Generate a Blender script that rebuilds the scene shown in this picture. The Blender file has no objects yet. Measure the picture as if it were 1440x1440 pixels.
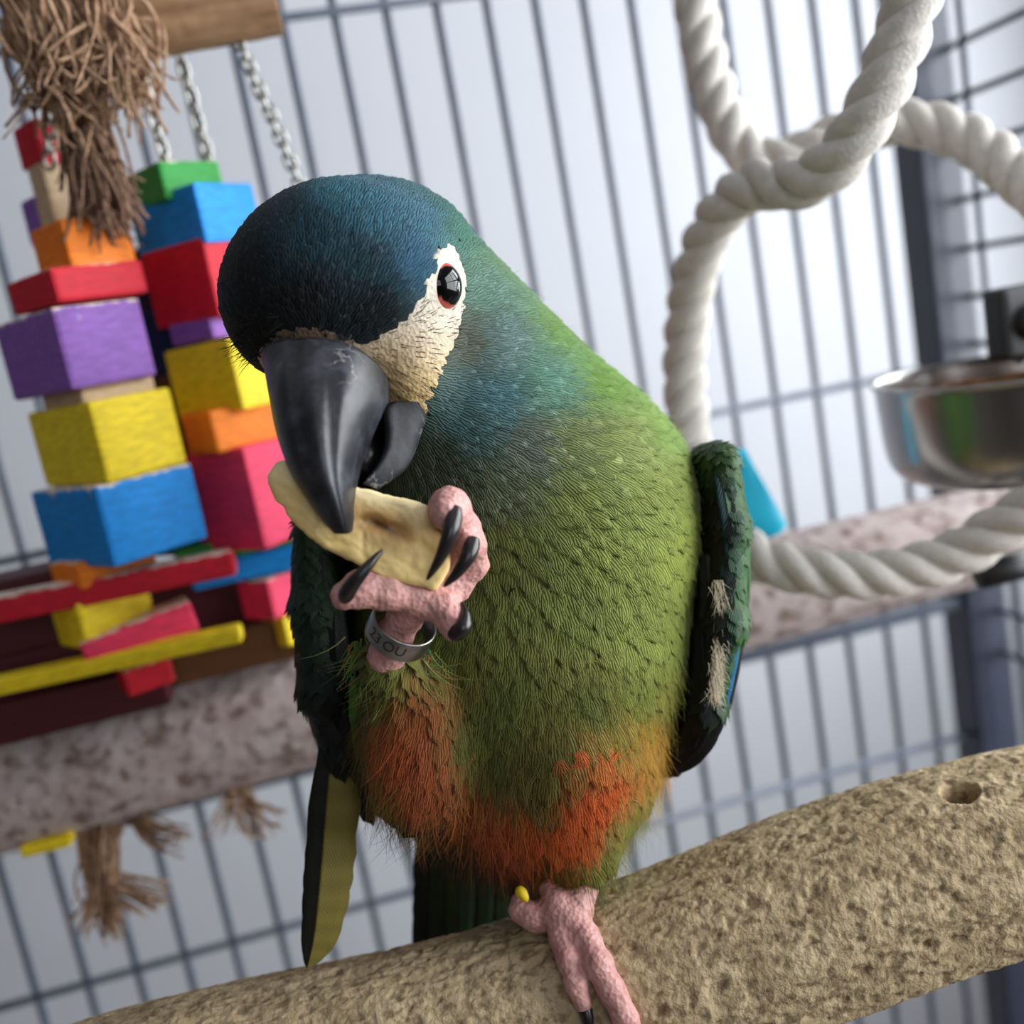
import bpy, bmesh, math, random
import numpy as np
from mathutils import Vector, Matrix
from mathutils.bvhtree import BVHTree

# ------------------------------------------------------------------ camera, world, lights, exposure
S = bpy.context.scene
COL = S.collection
F = 1450.0                                    # focal length in pixels of the 1440 frame
YAW, PITCH, ROLL = -0.18309525, 0.18079432, -0.18193293
CAMZ = 1.30

def rot3():
    cy, sy, cp, sp, cr, sr = (math.cos(YAW), math.sin(YAW), math.cos(PITCH), math.sin(PITCH), math.cos(ROLL), math.sin(ROLL))
    Ry = np.array([[cy, 0, sy], [0, 1, 0], [-sy, 0, cy]])
    Rx = np.array([[1, 0, 0], [0, cp, -sp], [0, sp, cp]])
    Rz = np.array([[cr, -sr, 0], [sr, cr, 0], [0, 0, 1]])
    return Rz @ Rx @ Ry
R = rot3()                                    # cage axes (right, down, into) -> camera axes (right, down, forward)
A2W = np.array([[1, 0, 0], [0, 0, 1], [0, -1, 0]], float)      # (X, D, Y) -> world (X, Y, Z)
C2W = A2W @ R.T
CAM = np.array([0, 0, CAMZ])

cam = bpy.data.cameras.new('camera'); camo = bpy.data.objects.new('camera', cam); COL.objects.link(camo)
M = np.eye(4); M[:3, 0] = C2W[:, 0]; M[:3, 1] = -C2W[:, 1]; M[:3, 2] = -C2W[:, 2]; M[:3, 3] = CAM
camo.matrix_world = Matrix(M.tolist())
cam.sensor_width = 36; cam.sensor_fit = 'HORIZONTAL'; cam.lens = 36 * F / 1440
cam.clip_start = 0.01; cam.clip_end = 50
cam.dof.use_dof = True; cam.dof.focus_distance = 0.272; cam.dof.aperture_fstop = 6.0
S.camera = camo

W = bpy.data.worlds.new('world'); S.world = W; W.use_nodes = True
W.node_tree.nodes['Background'].inputs[0].default_value = (0.75, 0.85, 1.0, 1)
W.node_tree.nodes['Background'].inputs[1].default_value = 0.6

def area(name, loc, rot, sx, sy, power, col):
    l = bpy.data.lights.new(name, 'AREA'); l.shape = 'RECTANGLE'; l.size = sx; l.size_y = sy
    l.energy = power; l.color = col
    o = bpy.data.objects.new(name, l); COL.objects.link(o); o.location = loc; o.rotation_euler = rot
    return o
# daylight through the window in the right-hand wall, and an added front fill behind the camera
area('window_daylight', (1.13, 0.125, 1.45), (0, math.radians(90), 0), 1.1, 1.85, 46, (0.95, 0.98, 1.0))
area('rear_fill_light', (0.35, -2.03, 1.8), (math.radians(90), 0, 0), 1.0, 1.1, 6, (0.98, 0.98, 1.0))
S.view_settings.view_transform = 'Standard'; S.view_settings.look = 'None'
S.view_settings.gamma = 1; S.view_settings.use_curve_mapping = False
S.view_settings.exposure = 0.58

# ------------------------------------------------------------------ helpers
rng = np.random.default_rng(7); random.seed(7)
U = 0.29 / F                                  # 0.2 mm, one modelling unit of the bird

def q(px, py, z=0.0):                         # bird frame (camera axes, units of 0.2 mm); z = distance behind the 0.29 m plane
    d = F + z
    return np.array([(px - 720) * d / F, (py - 720) * d / F, d])
def q2w(p): return CAM + U * (np.asarray(p, float) @ C2W.T)
def w2q(p): return ((np.asarray(p, float) - CAM) @ C2W) / U
def projq(p):
    p = np.asarray(p); return 720 + F * p[..., 0] / p[..., 2], 720 + F * p[..., 1] / p[..., 2]
def PD(px, py, d):                            # point at camera depth d metres
    return CAM + C2W @ np.array([(px - 720) / F * d, (py - 720) / F * d, d])
def PY(px, py, Y):                            # point on the vertical plane Y metres into the cage
    v = C2W @ np.array([(px - 720) / F, (py - 720) / F, 1.0]); return CAM + v * (Y / v[1])

def lin(c):
    c = np.asarray(c, float) / 255.0
    return np.where(c <= 0.04045, c / 12.92, ((c + 0.055) / 1.055) ** 2.4)
def unit(v):
    v = np.asarray(v, float); return v / (np.linalg.norm(v, axis=-1, keepdims=True) + 1e-12)
def sstep(a, b, x):
    t = np.clip((x - a) / (b - a), 0, 1); return t * t * (3 - 2 * t)

def link(o, parent=None):
    COL.objects.link(o)
    if parent: o.parent = parent
    return o
def tag(o, label, cat, group=None, kind=None):
    if label: o['label'] = label
    if cat: o['category'] = cat
    if group: o['group'] = group
    if kind: o['kind'] = kind
    return o
def empty(name, loc, label=None, cat=None, group=None, kind=None):
    o = bpy.data.objects.new(name, None); o.empty_display_size = 0.02; link(o); o.location = loc
    tag(o, label, cat, group, kind); return o

def make_mesh(name, verts, faces, mat, smooth=True, cols=None, uvs=None):
    me = bpy.data.meshes.new(name)
    verts = np.asarray(verts, np.float32)
    if isinstance(faces, np.ndarray):
        n, k = faces.shape
        me.vertices.add(len(verts)); me.vertices.foreach_set('co', verts.ravel())
        me.loops.add(n * k); me.loops.foreach_set('vertex_index', faces.astype(np.int32).ravel())
        me.polygons.add(n); me.polygons.foreach_set('loop_start', (np.arange(n) * k).astype(np.int32))
        me.polygons.foreach_set('loop_total', np.full(n, k, np.int32))
        me.update(calc_edges=True)
    else:
        me.from_pydata([tuple(map(float, v)) for v in verts], [], [tuple(map(int, f)) for f in faces]); me.update()
    if smooth: me.polygons.foreach_set('use_smooth', np.ones(len(me.polygons), bool))
    if cols is not None:
        a = me.color_attributes.new('Col', 'FLOAT_COLOR', 'POINT')
        c = np.ones((len(verts), 4), np.float32); c[:, :3] = cols; a.data.foreach_set('color', c.ravel())
    if uvs is not None:
        ul = me.uv_layers.new(name='UVMap')
        li = np.empty(len(me.loops), np.int32); me.loops.foreach_get('vertex_index', li)
        ul.data.foreach_set('uv', np.asarray(uvs, np.float32)[li].ravel())
    if mat: me.materials.append(mat)
    return me
def mobj(name, verts, faces, mat, parent=None, smooth=True, cols=None, uvs=None, origin=None):
    """mesh object; verts in world space, the origin at the parent's place or at the base of the shape"""
    verts = np.asarray(verts, float)
    if parent is not None:
        o0 = np.array(parent['_o']) if '_o' in parent else np.array(parent.location)
        loc = None
    else:
        o0 = np.array(origin) if origin is not None else np.array([verts[:, 0].mean(), verts[:, 1].mean(), verts[:, 2].min()])
        loc = o0
    o = bpy.data.objects.new(name, make_mesh(name, verts - o0, faces, mat, smooth, cols, uvs))
    link(o, parent)
    if loc is not None: o.location = loc
    o['_o'] = [float(v) for v in o0]
    return o

# vectorised value noise
_perm = np.random.default_rng(3).random(4096)
def vnoise(p):
    p = np.asarray(p, float); i = np.floor(p).astype(int); f = p - i; f = f * f * (3 - 2 * f)
    def h(a, b, c): return _perm[(a * 73 + b * 1193 + c * 3571 + (a * b) * 17 + (b * c) * 31) & 4095]
    x, y, z = i[..., 0], i[..., 1], i[..., 2]; fx, fy, fz = f[..., 0], f[..., 1], f[..., 2]
    l = lambda a, b, t: a + (b - a) * t
    return l(l(l(h(x, y, z), h(x + 1, y, z), fx), l(h(x, y + 1, z), h(x + 1, y + 1, z), fx), fy),
             l(l(h(x, y, z + 1), h(x + 1, y, z + 1), fx), l(h(x, y + 1, z + 1), h(x + 1, y + 1, z + 1), fx), fy), fz) * 2 - 1
def fbm(p, o=3):
    p = np.asarray(p, float); s = 0; a = 1.0; t = 0
    for k in range(o): s = s + a * vnoise(p * 2 ** k + k * 17.3); t += a; a *= 0.5
    return s / t

def catmull(P, n, closed=False):
    P = np.asarray(P, float); m = len(P)
    t = np.linspace(0, m if closed else m - 1, n, endpoint=not closed)
    i = np.minimum(np.floor(t).astype(int), (m - 1) if closed else (m - 2)); f = (t - i)[:, None]
    g = (lambda k: P[k % m]) if closed else (lambda k: P[np.clip(k, 0, m - 1)])
    p0, p1, p2, p3 = g(i - 1), g(i), g(i + 1), g(i + 2)
    return 0.5 * (2 * p1 + (p2 - p0) * f + (2 * p0 - 5 * p1 + 4 * p2 - p3) * f ** 2 + (3 * p1 - p0 - 3 * p2 + p3) * f ** 3)
def frames(P):
    T = unit(np.gradient(P, axis=0)); N = np.zeros_like(P)
    a = np.array([0, 0, 1.0]) if abs(T[0][2]) < 0.9 else np.array([1.0, 0, 0])
    N[0] = unit(np.cross(T[0], a))
    for k in range(1, len(P)): N[k] = unit(N[k - 1] - T[k] * (N[k - 1] @ T[k]))
    return T, N, np.cross(T, N)
def grid_faces(nr, nc, wrap=True):
    r, c = np.meshgrid(np.arange(nr - 1), np.arange(nc if wrap else nc - 1), indexing='ij')
    c2 = (c + 1) % nc
    return np.stack([r * nc + c, r * nc + c2, (r + 1) * nc + c2, (r + 1) * nc + c], -1).reshape(-1, 4)
def tube(P, rad, ns=8, cap=True):
    P = np.asarray(P, float); rad = np.broadcast_to(np.asarray(rad, float), (len(P),))
    T, N, B = frames(P); a = np.arange(ns) * 2 * math.pi / ns
    V = P[:, None] + rad[:, None, None] * (np.cos(a)[None, :, None] * N[:, None] + np.sin(a)[None, :, None] * B[:, None])
    V = V.reshape(-1, 3); Fc = grid_faces(len(P), ns)
    if cap:
        n = len(V); V = np.vstack([V, P[0], P[-1]])
        k = np.arange(ns); k2 = (k + 1) % ns; b = (len(P) - 1) * ns
        Fc = np.vstack([Fc, np.stack([k2, k, np.full(ns, n), np.full(ns, n)], -1), np.stack([b + k, b + k2, np.full(ns, n + 1), np.full(ns, n + 1)], -1)])
        Fl = [tuple(dict.fromkeys(f)) for f in Fc.tolist()]
        return V, Fl
    return V, Fc
class Bag:
    def __init__(s): s.v = []; s.f = []; s.n = 0
    def add(s, V, Fc):
        s.v.append(np.asarray(V, float)); fl = Fc.tolist() if isinstance(Fc, np.ndarray) else Fc
        s.f += [tuple(i + s.n for i in f) for f in fl]; s.n += len(V)
    def out(s): return np.vstack(s.v), s.f
def lathe(prof, n=48):
    prof = np.asarray(prof, float); a = np.arange(n) * 2 * math.pi / n
    V = np.stack([prof[:, 0][:, None] * np.cos(a), prof[:, 0][:, None] * np.sin(a), np.repeat(prof[:, 1][:, None], n, 1)], -1).reshape(-1, 3)
    return V, grid_faces(len(prof), n)
def bev_box(sx, sy, sz, bev, seg=2):
    bm = bmesh.new(); bmesh.ops.create_cube(bm, size=1)
    for v in bm.verts: v.co = Vector((v.co.x * sx, v.co.y * sy, v.co.z * sz))
    if bev > 0: bmesh.ops.bevel(bm, geom=list(bm.edges) + list(bm.verts), offset=bev, segments=seg, profile=0.6, affect='EDGES')
    V = np.array([v.co[:] for v in bm.verts]); bm.verts.index_update()
    Fc = [[v.index for v in f.verts] for f in bm.faces]; bm.free(); return V, Fc
def rotz(V, a):
    c, s = math.cos(a), math.sin(a); return V @ np.array([[c, s, 0], [-s, c, 0], [0, 0, 1]])
def inpoly(x, y, poly):
    r = np.zeros(np.shape(x), bool); n = len(poly)
    for i in range(n):
        x1, y1 = poly[i]; x2, y2 = poly[(i + 1) % n]
        r ^= ((y1 > y) != (y2 > y)) & (x < (x2 - x1) * (y - y1) / (y2 - y1 + 1e-9) + x1)
    return r

# signed distance shapes and surface nets
def sd_cone(P, a, b, ra, rb):                 # capsule with a varying radius
    a = np.asarray(a, float); b = np.asarray(b, float); ab = b - a
    h = np.clip(((P - a) @ ab) / (ab @ ab + 1e-9), 0, 1)
    return np.linalg.norm(P - a - h[..., None] * ab, axis=-1) - (ra + (rb - ra) * h)
def sd_ell(P, c, r):
    r = np.asarray(r, float); d = (P - np.asarray(c)); k0 = np.linalg.norm(d / r, axis=-1); k1 = np.linalg.norm(d / (r * r), axis=-1)
    return k0 * (k0 - 1) / (k1 + 1e-9)
def smin(a, b, k):
    h = np.clip(0.5 + 0.5 * (b - a) / k, 0, 1); return b + (a - b) * h - k * h * (1 - h)
def surface_nets(func, lo, hi, h):
    lo = np.asarray(lo, float); n = np.ceil((np.asarray(hi) - lo) / h).astype(int) + 1
    G = np.stack(np.meshgrid(*[lo[i] + h * np.arange(n[i]) for i in range(3)], indexing='ij'), -1)
    D = func(G); s = D < 0
    c = [(i, j, k) for i in (0, 1) for j in (0, 1) for k in (0, 1)]
    sl = lambda A, o: A[o[0]:n[0] - 1 + o[0], o[1]:n[1] - 1 + o[1], o[2]:n[2] - 1 + o[2]]
    cnt = sum(sl(s, o).astype(int) for o in c); act = (cnt > 0) & (cnt < 8)
    ids = -np.ones(act.shape, int); w = np.argwhere(act); ids[act] = np.arange(len(w))
    acc = np.zeros((len(w), 3)); k = np.zeros(len(w))
    for o in c:
        for ax in range(3):
            if o[ax] == 0:
                o2 = list(o); o2[ax] = 1
                d1 = sl(D, o)[act]; d2 = sl(D, o2)[act]; m = (d1 < 0) != (d2 < 0)
                t = np.where(m, d1 / np.where(m, d1 - d2, 1), 0); p = np.tile(np.array(o, float), (len(w), 1)); p[:, ax] += t
                acc += np.where(m[:, None], p, 0); k += m
    V = lo + h * (w + acc / k[:, None])
    Q = []
    for ax in range(3):
        a1, a2 = (ax + 1) % 3, (ax + 2) % 3
        sa = np.moveaxis(s, ax, 0)[:-1]; sb = np.moveaxis(s, ax, 0)[1:]
        e = np.argwhere(np.moveaxis(sa != sb, 0, ax)); e = e[(e[:, a1] > 0) & (e[:, a2] > 0) & (e[:, a1] < n[a1] - 1) & (e[:, a2] < n[a2] - 1)]
        def at(da, db):
            x = e.copy(); x[:, a1] -= da; x[:, a2] -= db; return ids[x[:, 0], x[:, 1], x[:, 2]]
        f = np.stack([at(1, 1), at(0, 1), at(0, 0), at(1, 0)], -1)
        ins = s[e[:, 0], e[:, 1], e[:, 2]]; f[~ins] = f[~ins][:, ::-1]; Q.append(f)
    return V, np.vstack(Q)

# ------------------------------------------------------------------ materials
def newmat(name):
    m = bpy.data.materials.new(name); m.use_nodes = True
    nt = m.node_tree; b = nt.nodes['Principled BSDF']; return m, nt, b
def N(nt, t, **kw):
    n = nt.nodes.new(t)
    for k, v in kw.items(): setattr(n, k, v)
    return n
def setin(n, **kw):
    for k, v in kw.items(): n.inputs[k.replace('_', ' ')].default_value = v
def plain(name, rgb, rough=0.6, metal=0.0, noise=0.0, nscale=40, bump=0.0, bscale=200, spec=0.5, rgb2=None, coords='Object', bdist=0.001, stretch=None):
    m, nt, b = newmat(name); L = nt.links.new
    c = tuple(lin(rgb)) + (1,)
    b.inputs['Base Color'].default_value = c; b.inputs['Roughness'].default_value = rough
    b.inputs['Metallic'].default_value = metal; b.inputs['Specular IOR Level'].default_value = spec
    tc = N(nt, 'ShaderNodeTexCoord'); src = tc.outputs[coords]
    if stretch:
        mp = N(nt, 'ShaderNodeMapping'); L(src, mp.inputs[0]); mp.inputs['Scale'].default_value = stretch; src = mp.outputs[0]
    if noise > 0:
        nz = N(nt, 'ShaderNodeTexNoise'); setin(nz, Scale=nscale, Detail=4.0); L(src, nz.inputs['Vector'])
        rp = N(nt, 'ShaderNodeValToRGB'); c2 = lin(rgb2) if rgb2 is not None else lin(rgb) * (1 - noise)
        rp.color_ramp.elements[0].position = 0.36; rp.color_ramp.elements[1].position = 0.64
        rp.color_ramp.elements[0].color = tuple(c2) + (1,); rp.color_ramp.elements[1].color = c
        L(nz.outputs['Fac'], rp.inputs[0]); L(rp.outputs[0], b.inputs['Base Color'])
    if bump > 0:
        nb = N(nt, 'ShaderNodeTexNoise'); setin(nb, Scale=bscale, Detail=3.0); L(src, nb.inputs['Vector'])
        bp = N(nt, 'ShaderNodeBump'); setin(bp, Strength=bump, Distance=bdist); L(nb.outputs['Fac'], bp.inputs['Height']); L(bp.outputs[0], b.inputs['Normal'])
    return m

def feather_mat(name, rough, spec, period, theta, depth, bdist, sheen=0.0):
    """colour from the feather's own colour attribute, barbs as fine relief and painted gap shade along the feather's UVs"""
    m, nt, b = newmat(name); L = nt.links.new
    at = N(nt, 'ShaderNodeVertexColor', layer_name='Col')
    uv = N(nt, 'ShaderNodeUVMap', uv_map='UVMap'); sp = N(nt, 'ShaderNodeSeparateXYZ'); L(uv.outputs[0], sp.inputs[0])
    def mt(op, a, bb=None, c=None):
        n = N(nt, 'ShaderNodeMath', operation=op)
        for i, x in enumerate((a, bb, c)):
            if x is None: continue
            if isinstance(x, (int, float)): n.inputs[i].default_value = x
            else: L(x, n.inputs[i])
        return n.outputs[0]
    ab = mt('ABSOLUTE', sp.outputs[0])
    cc = mt('SUBTRACT', mt('MULTIPLY', ab, math.cos(theta)), mt('MULTIPLY', sp.outputs[1], math.sin(theta)))
    nz = N(nt, 'ShaderNodeTexNoise'); setin(nz, Scale=0.09, Detail=2.0); L(uv.outputs[0], nz.inputs['Vector'])
    cc = mt('ADD', cc, mt('MULTIPLY', nz.outputs['Fac'], period * 1.0))
    w = mt('SINE', mt('MULTIPLY', cc, 2 * math.pi / period))
    w01 = mt('MULTIPLY_ADD', w, 0.5, 0.5)
    fac = mt('MULTIPLY_ADD', mt('POWER', w01, 0.7), depth, 1 - depth)  # darkens the gaps between barbs in the colour, partly as painted shade
    mx = N(nt, 'ShaderNodeMix', data_type='RGBA', blend_type='MULTIPLY'); mx.inputs[0].default_value = 1
    cb = N(nt, 'ShaderNodeCombineColor'); [L(fac, cb.inputs[i]) for i in range(3)]
    L(at.outputs[0], mx.inputs[6]); L(cb.outputs[0], mx.inputs[7]); L(mx.outputs[2], b.inputs['Base Color'])
    bp = N(nt, 'ShaderNodeBump'); setin(bp, Strength=0.8, Distance=bdist); L(w01, bp.inputs['Height']); L(bp.outputs[0], b.inputs['Normal'])
    b.inputs['Roughness'].default_value = rough; b.inputs['Specular IOR Level'].default_value = spec
    b.inputs['Sheen Weight'].default_value = sheen; b.inputs['Sheen Roughness'].default_value = 0.4
    return m

MT = {}
MT['wall'] = plain('painted_wall', (180, 182, 188), 0.85, noise=0.05, nscale=3, coords='Object')
MT['darkwall'] = plain('dark_wall_paint', (92, 88, 84), 0.85, noise=0.05, nscale=3)
MT['floor'] = plain('floor_boards', (150, 140, 130), 0.6, noise=0.2, nscale=8)
MT['cage'] = plain('cage_powder_coat', (84, 93, 108), 0.33, 0.0, noise=0.15, nscale=60, bump=0.15, bscale=900, bdist=0.0002)
MT['post'] = plain('post_powder_coat', (56, 61, 78), 0.4, 0.0, noise=0.15, nscale=60, bump=0.15, bscale=900, bdist=0.0002)
MT['trim'] = plain('window_paint', (235, 235, 235), 0.5)
MT['rope'] = plain('cotton_rope', (226, 220, 212), 0.9, noise=0.14, nscale=260, bump=0.6, bscale=900, bdist=0.001, spec=0.2)
MT['steel'] = plain('brushed_steel', (176, 172, 170), 0.24, 1.0, noise=0.08, nscale=60, bump=0.05, bscale=400, bdist=0.0003)
MT['chain'] = plain('chain_steel', (168, 166, 160), 0.28, 1.0)
MT['black'] = plain('black_plastic', (22, 23, 26), 0.5)
MT['jute'] = plain('jute_fibre', (182, 150, 122), 0.95, noise=0.35, nscale=300, spec=0.1, rgb2=(132, 102, 80))
MT['jute_dark'] = plain('jute_fibre_dark', (150, 120, 100), 0.95, noise=0.35, nscale=300, spec=0.1, rgb2=(100, 78, 64))
MT['wood'] = plain('bare_wood', (170, 134, 98), 0.8, noise=0.3, nscale=30, bump=0.3, bscale=90, stretch=(1, 6, 6), rgb2=(128, 96, 66))
MT['beak'] = None

# ------------------------------------------------------------------ the room
def sbox(name, lo, hi, mat):
    lo = np.array(lo, float); hi = np.array(hi, float); V, Fc = bev_box(*(hi - lo), 0)
    o = mobj(name, V + (lo + hi) / 2, Fc, mat, smooth=False); o['kind'] = 'structure'; return o
sbox('floor', (-1.6, -2.1, -0.1), (1.2, 1.35, 0), MT['floor'])
sbox('ceiling', (-1.6, -2.1, 2.6), (1.2, 1.35, 2.7), MT['wall'])
sbox('wall_back', (-1.6, 1.25, 0), (1.2, 1.35, 2.6), MT['wall'])
sbox('wall_left', (-1.6, -2.0, 0), (-1.5, 1.25, 2.6), MT['darkwall'])
def wall_open(name, u0, u1, w0, w1, zz0, zz1, axis, a, b, mat='wall'):
    """wall slab with one window opening, spanning u0..u1, the opening w0..w1 x zz0..zz1"""
    B = Bag()
    for (s0, s1, t0, t1) in ((u0, w0, 0, 2.6), (w1, u1, 0, 2.6), (w0, w1, 0, zz0), (w0, w1, zz1, 2.6)):
        lo, hi = ((a, s0, t0), (b, s1, t1)) if axis == 'x' else ((s0, a, t0), (s1, b, t1))
        lo = np.array(lo, float); hi = np.array(hi, float); V, Fc = bev_box(*(hi - lo), 0); B.add(V + (lo + hi) / 2, Fc)
    V, Fc = B.out(); o = mobj(name, V, Fc, MT[mat], smooth=False); o['kind'] = 'structure'; return o
wall_open('wall_right', -2.0, 1.25, -0.80, 1.05, 0.90, 2.00, 'x', 1.1, 1.2)
wall_open('wall_front', -1.5, 1.1, -0.2, 0.9, 1.3, 2.3, 'y', -2.1, -2.0, 'darkwall')
def window(name, axis, c, w0, w1, z0, z1):
    o = empty(name, (c, (w0 + w1) / 2, z0) if axis == 'x' else ((w0 + w1) / 2, c, z0), kind='structure')
    def bar(nm, a0, a1, b0, b1):
        d = 0.02
        lo, hi = ((c - d, a0, b0), (c + d, a1, b1)) if axis == 'x' else ((a0, c - d, b0), (a1, c + d, b1))
        lo = np.array(lo, float); hi = np.array(hi, float); V, Fc = bev_box(*(hi - lo), 0.004); mobj(nm, V + (lo + hi) / 2, Fc, MT['trim'], o, smooth=False)
    t = 0.045; m = (w0 + w1) / 2; zm = (z0 + z1) / 2
    bar('window_frame', w0, w0 + t, z0, z1); bar('window_frame', w1 - t, w1, z0, z1)
    bar('window_frame', w0 + t, w1 - t, z0, z0 + t); bar('window_frame', w0 + t, w1 - t, z1 - t, z1)
    bar('glazing_bar', m - 0.018, m + 0.018, z0 + t, z1 - t); bar('glazing_bar', w0 + t, w1 - t, zm - 0.018, zm + 0.018)
window('window_1', 'x', 1.11, -0.80, 1.05, 0.90, 2.00)
window('fill_window', 'y', -2.0, -0.2, 0.9, 1.3, 2.3)  # unseen rear window added to carry the front fill light

# ------------------------------------------------------------------ the cage
CY = 0.5327                                    # plane of the back panel
cage = empty('bird_cage', (0.1, CY, CAMZ - 0.75), 'dark slate metal bird cage of thin bars behind the parrot', 'cage')
ZT, ZB = CAMZ + 0.42, CAMZ - 0.62
V0, F0 = tube(np.array([[0, 0, ZB], [0, 0, ZT]]), 0.0021, 10)
bar_me = make_mesh('vertical_bar', V0, F0, MT['cage'])
def cage_part(name, me, loc):
    o = bpy.data.objects.new(name, me); link(o, cage); o.location = np.array(loc) - np.array(cage.location); return o
for i in range(-15, 21):
    cage_part('vertical_bar', bar_me, (-0.16795 + 0.025 * i, CY, 0))
V0, F0 = tube(np.array([[-0.56, 0, 0], [0.37, 0, 0]]), 0.0021, 10)
cross_me = make_mesh('cross_bar', V0, F0, MT['cage'])
for dz in (0.1581, -0.0687, -0.2931, -0.515):
    cage_part('cross_bar', cross_me, (0, CY - 0.004, CAMZ + dz))
def cbox(name, lo, hi, bev, mat):
    lo = np.array(lo, float); hi = np.array(hi, float); V, Fc = bev_box(*(hi - lo), bev); return mobj(name, V + (lo + hi) / 2, Fc, mat, cage, smooth=False)
PX0, PX1 = 0.352, 0.378
cbox('corner_post', (PX0, CY - 0.014, ZB), (PX1, CY + 0.012, ZT), 0.002, MT['post'])
cbox('rail', (-0.56, CY - 0.010, CAMZ - 0.211), (PX0, CY + 0.006, CAMZ - 0.204), 0.001, MT['cage'])
SX = 0.372
V0, F0 = tube(np.array([[0, 0, ZB], [0, 0, ZT]]), 0.0021, 10); sbar = make_mesh('side_bar', V0, F0, MT['cage'])
for k in range(1): cage_part('side_bar', sbar, (SX, CY - 0.030, 0))
V0, F0 = tube(np.array([[0, 0, 0], [0, -0.62, 0]]), 0.0019, 10); hbar = make_mesh('side_cross_bar', V0, F0, MT['cage'])
for k in range(-9, 16): cage_part('side_cross_bar', hbar, (SX, CY - 0.012, CAMZ - 0.0062 + 0.0262 * k))

# ------------------------------------------------------------------ perches
def rough_log(name, A, B, rad, mat, amp, freq, nseg=260, nring=96, parent=None, hole=None, bend=None, flat=1.0, groove=0.0):
    A = np.array(A, float); B = np.array(B, float); t = np.linspace(0, 1, nseg)
    P = A + (B - A) * t[:, None]
    if bend is not None: P = P + bend(t)
    T = unit(B - A); up = np.array([0, 0, 1.0]); Nn = unit(up - T * (up @ T)); Bn = np.cross(T, Nn)
    a = np.arange(nring) * 2 * math.pi / nring
    dirs = np.cos(a)[:, None] * Nn * flat + np.sin(a)[:, None] * Bn
    rad = np.broadcast_to(np.asarray(rad, float), (nseg,))
    V = P[:, None] + rad[:, None, None] * dirs[None]
    s = np.stack([np.repeat((t * np.linalg.norm(B - A))[:, None], nring, 1) * freq * 0.42, np.repeat((np.cos(a) * rad.mean() * freq)[None], nseg, 0), np.repeat((np.sin(a) * rad.mean() * freq)[None], nseg, 0)], -1)
    ridged = 1 - np.abs(fbm(s * 1.0, 4)) * 2.2
    big = fbm(s * np.array([0.16, 0.45, 0.45]) + 5, 2)
    pit = np.minimum(0, fbm(s * 2.3 + 9, 3) + 0.1)
    off = amp * (0.55 * ridged + 1.1 * big + 1.6 * pit) + groove * np.sin(s[..., 1] * 1.3 + 2.0 * big)
    V = V + off[..., None] * unit(dirs)[None]
    if hole is not None:
        c, hr, dep, stretch = hole
        dd = V - np.asarray(c); al = (dd @ T) / stretch; pe = dd - (dd @ T)[..., None] * T
        rr = np.sqrt(al ** 2 + (pe ** 2).sum(-1)); V = V - (sstep(hr, hr * 0.65, rr) * dep)[..., None] * unit(dirs)[None]
    V = V.reshape(-1, 3); Fc = grid_faces(nseg, nring)
    n = len(V); V = np.vstack([V, P[0], P[-1]]); k = np.arange(nring); k2 = (k + 1) % nring; b = (nseg - 1) * nring
    fl = Fc[:, ::-1].tolist() + [[k[i], k2[i], n] for i in range(nring)] + [[b + k2[i], b + k[i], n + 1] for i in range(nring)]
    return V, fl
def stone_mat(name, c1, c2, c3, s1, s2, bump):
    m, nt, b = newmat(name); L = nt.links.new; tc = N(nt, 'ShaderNodeTexCoord')
    n1 = N(nt, 'ShaderNodeTexNoise'); setin(n1, Scale=s1, Detail=5.0, Roughness=0.6); L(tc.outputs['Object'], n1.inputs['Vector'])
    n2 = N(nt, 'ShaderNodeTexNoise'); setin(n2, Scale=s2, Detail=3.0); L(tc.outputs['Object'], n2.inputs['Vector'])
    r1 = N(nt, 'ShaderNodeValToRGB'); r1.color_ramp.elements[0].position = 0.35; r1.color_ramp.elements[1].position = 0.62
    r1.color_ramp.elements[0].color = tuple(lin(c2)) + (1,); r1.color_ramp.elements[1].color = tuple(lin(c1)) + (1,); L(n1.outputs['Fac'], r1.inputs[0])
    r2 = N(nt, 'ShaderNodeValToRGB'); r2.color_ramp.elements[0].position = 0.34; r2.color_ramp.elements[1].position = 0.50
    r2.color_ramp.elements[0].color = (1, 1, 1, 1); r2.color_ramp.elements[1].color = (0, 0, 0, 1); L(n2.outputs['Fac'], r2.inputs[0])
    mx = N(nt, 'ShaderNodeMix', data_type='RGBA'); L(r2.outputs[0], mx.inputs[0]); L(r1.outputs[0], mx.inputs[6]); mx.inputs[7].default_value = tuple(lin(c3)) + (1,)
    L(mx.outputs[2], b.inputs['Base Color']); b.inputs['Roughness'].default_value = 0.85; b.inputs['Specular IOR Level'].default_value = 0.25
    n3 = N(nt, 'ShaderNodeTexNoise'); setin(n3, Scale=700.0, Detail=4.0); L(tc.outputs['Object'], n3.inputs['Vector'])
    bp = N(nt, 'ShaderNodeBump'); setin(bp, Strength=bump, Distance=0.0008); L(n3.outputs['Fac'], bp.inputs['Height']); L(bp.outputs[0], b.inputs['Normal'])
    return m
MT['perch'] = stone_mat('perch_stone', (194, 174, 138), (164, 144, 110), (132, 112, 84), 60, 300, 0.9)
MT['ledge'] = stone_mat('ledge_stone', (200, 186, 184), (172, 154, 150), (128, 108, 100), 45, 150, 0.6)

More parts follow.
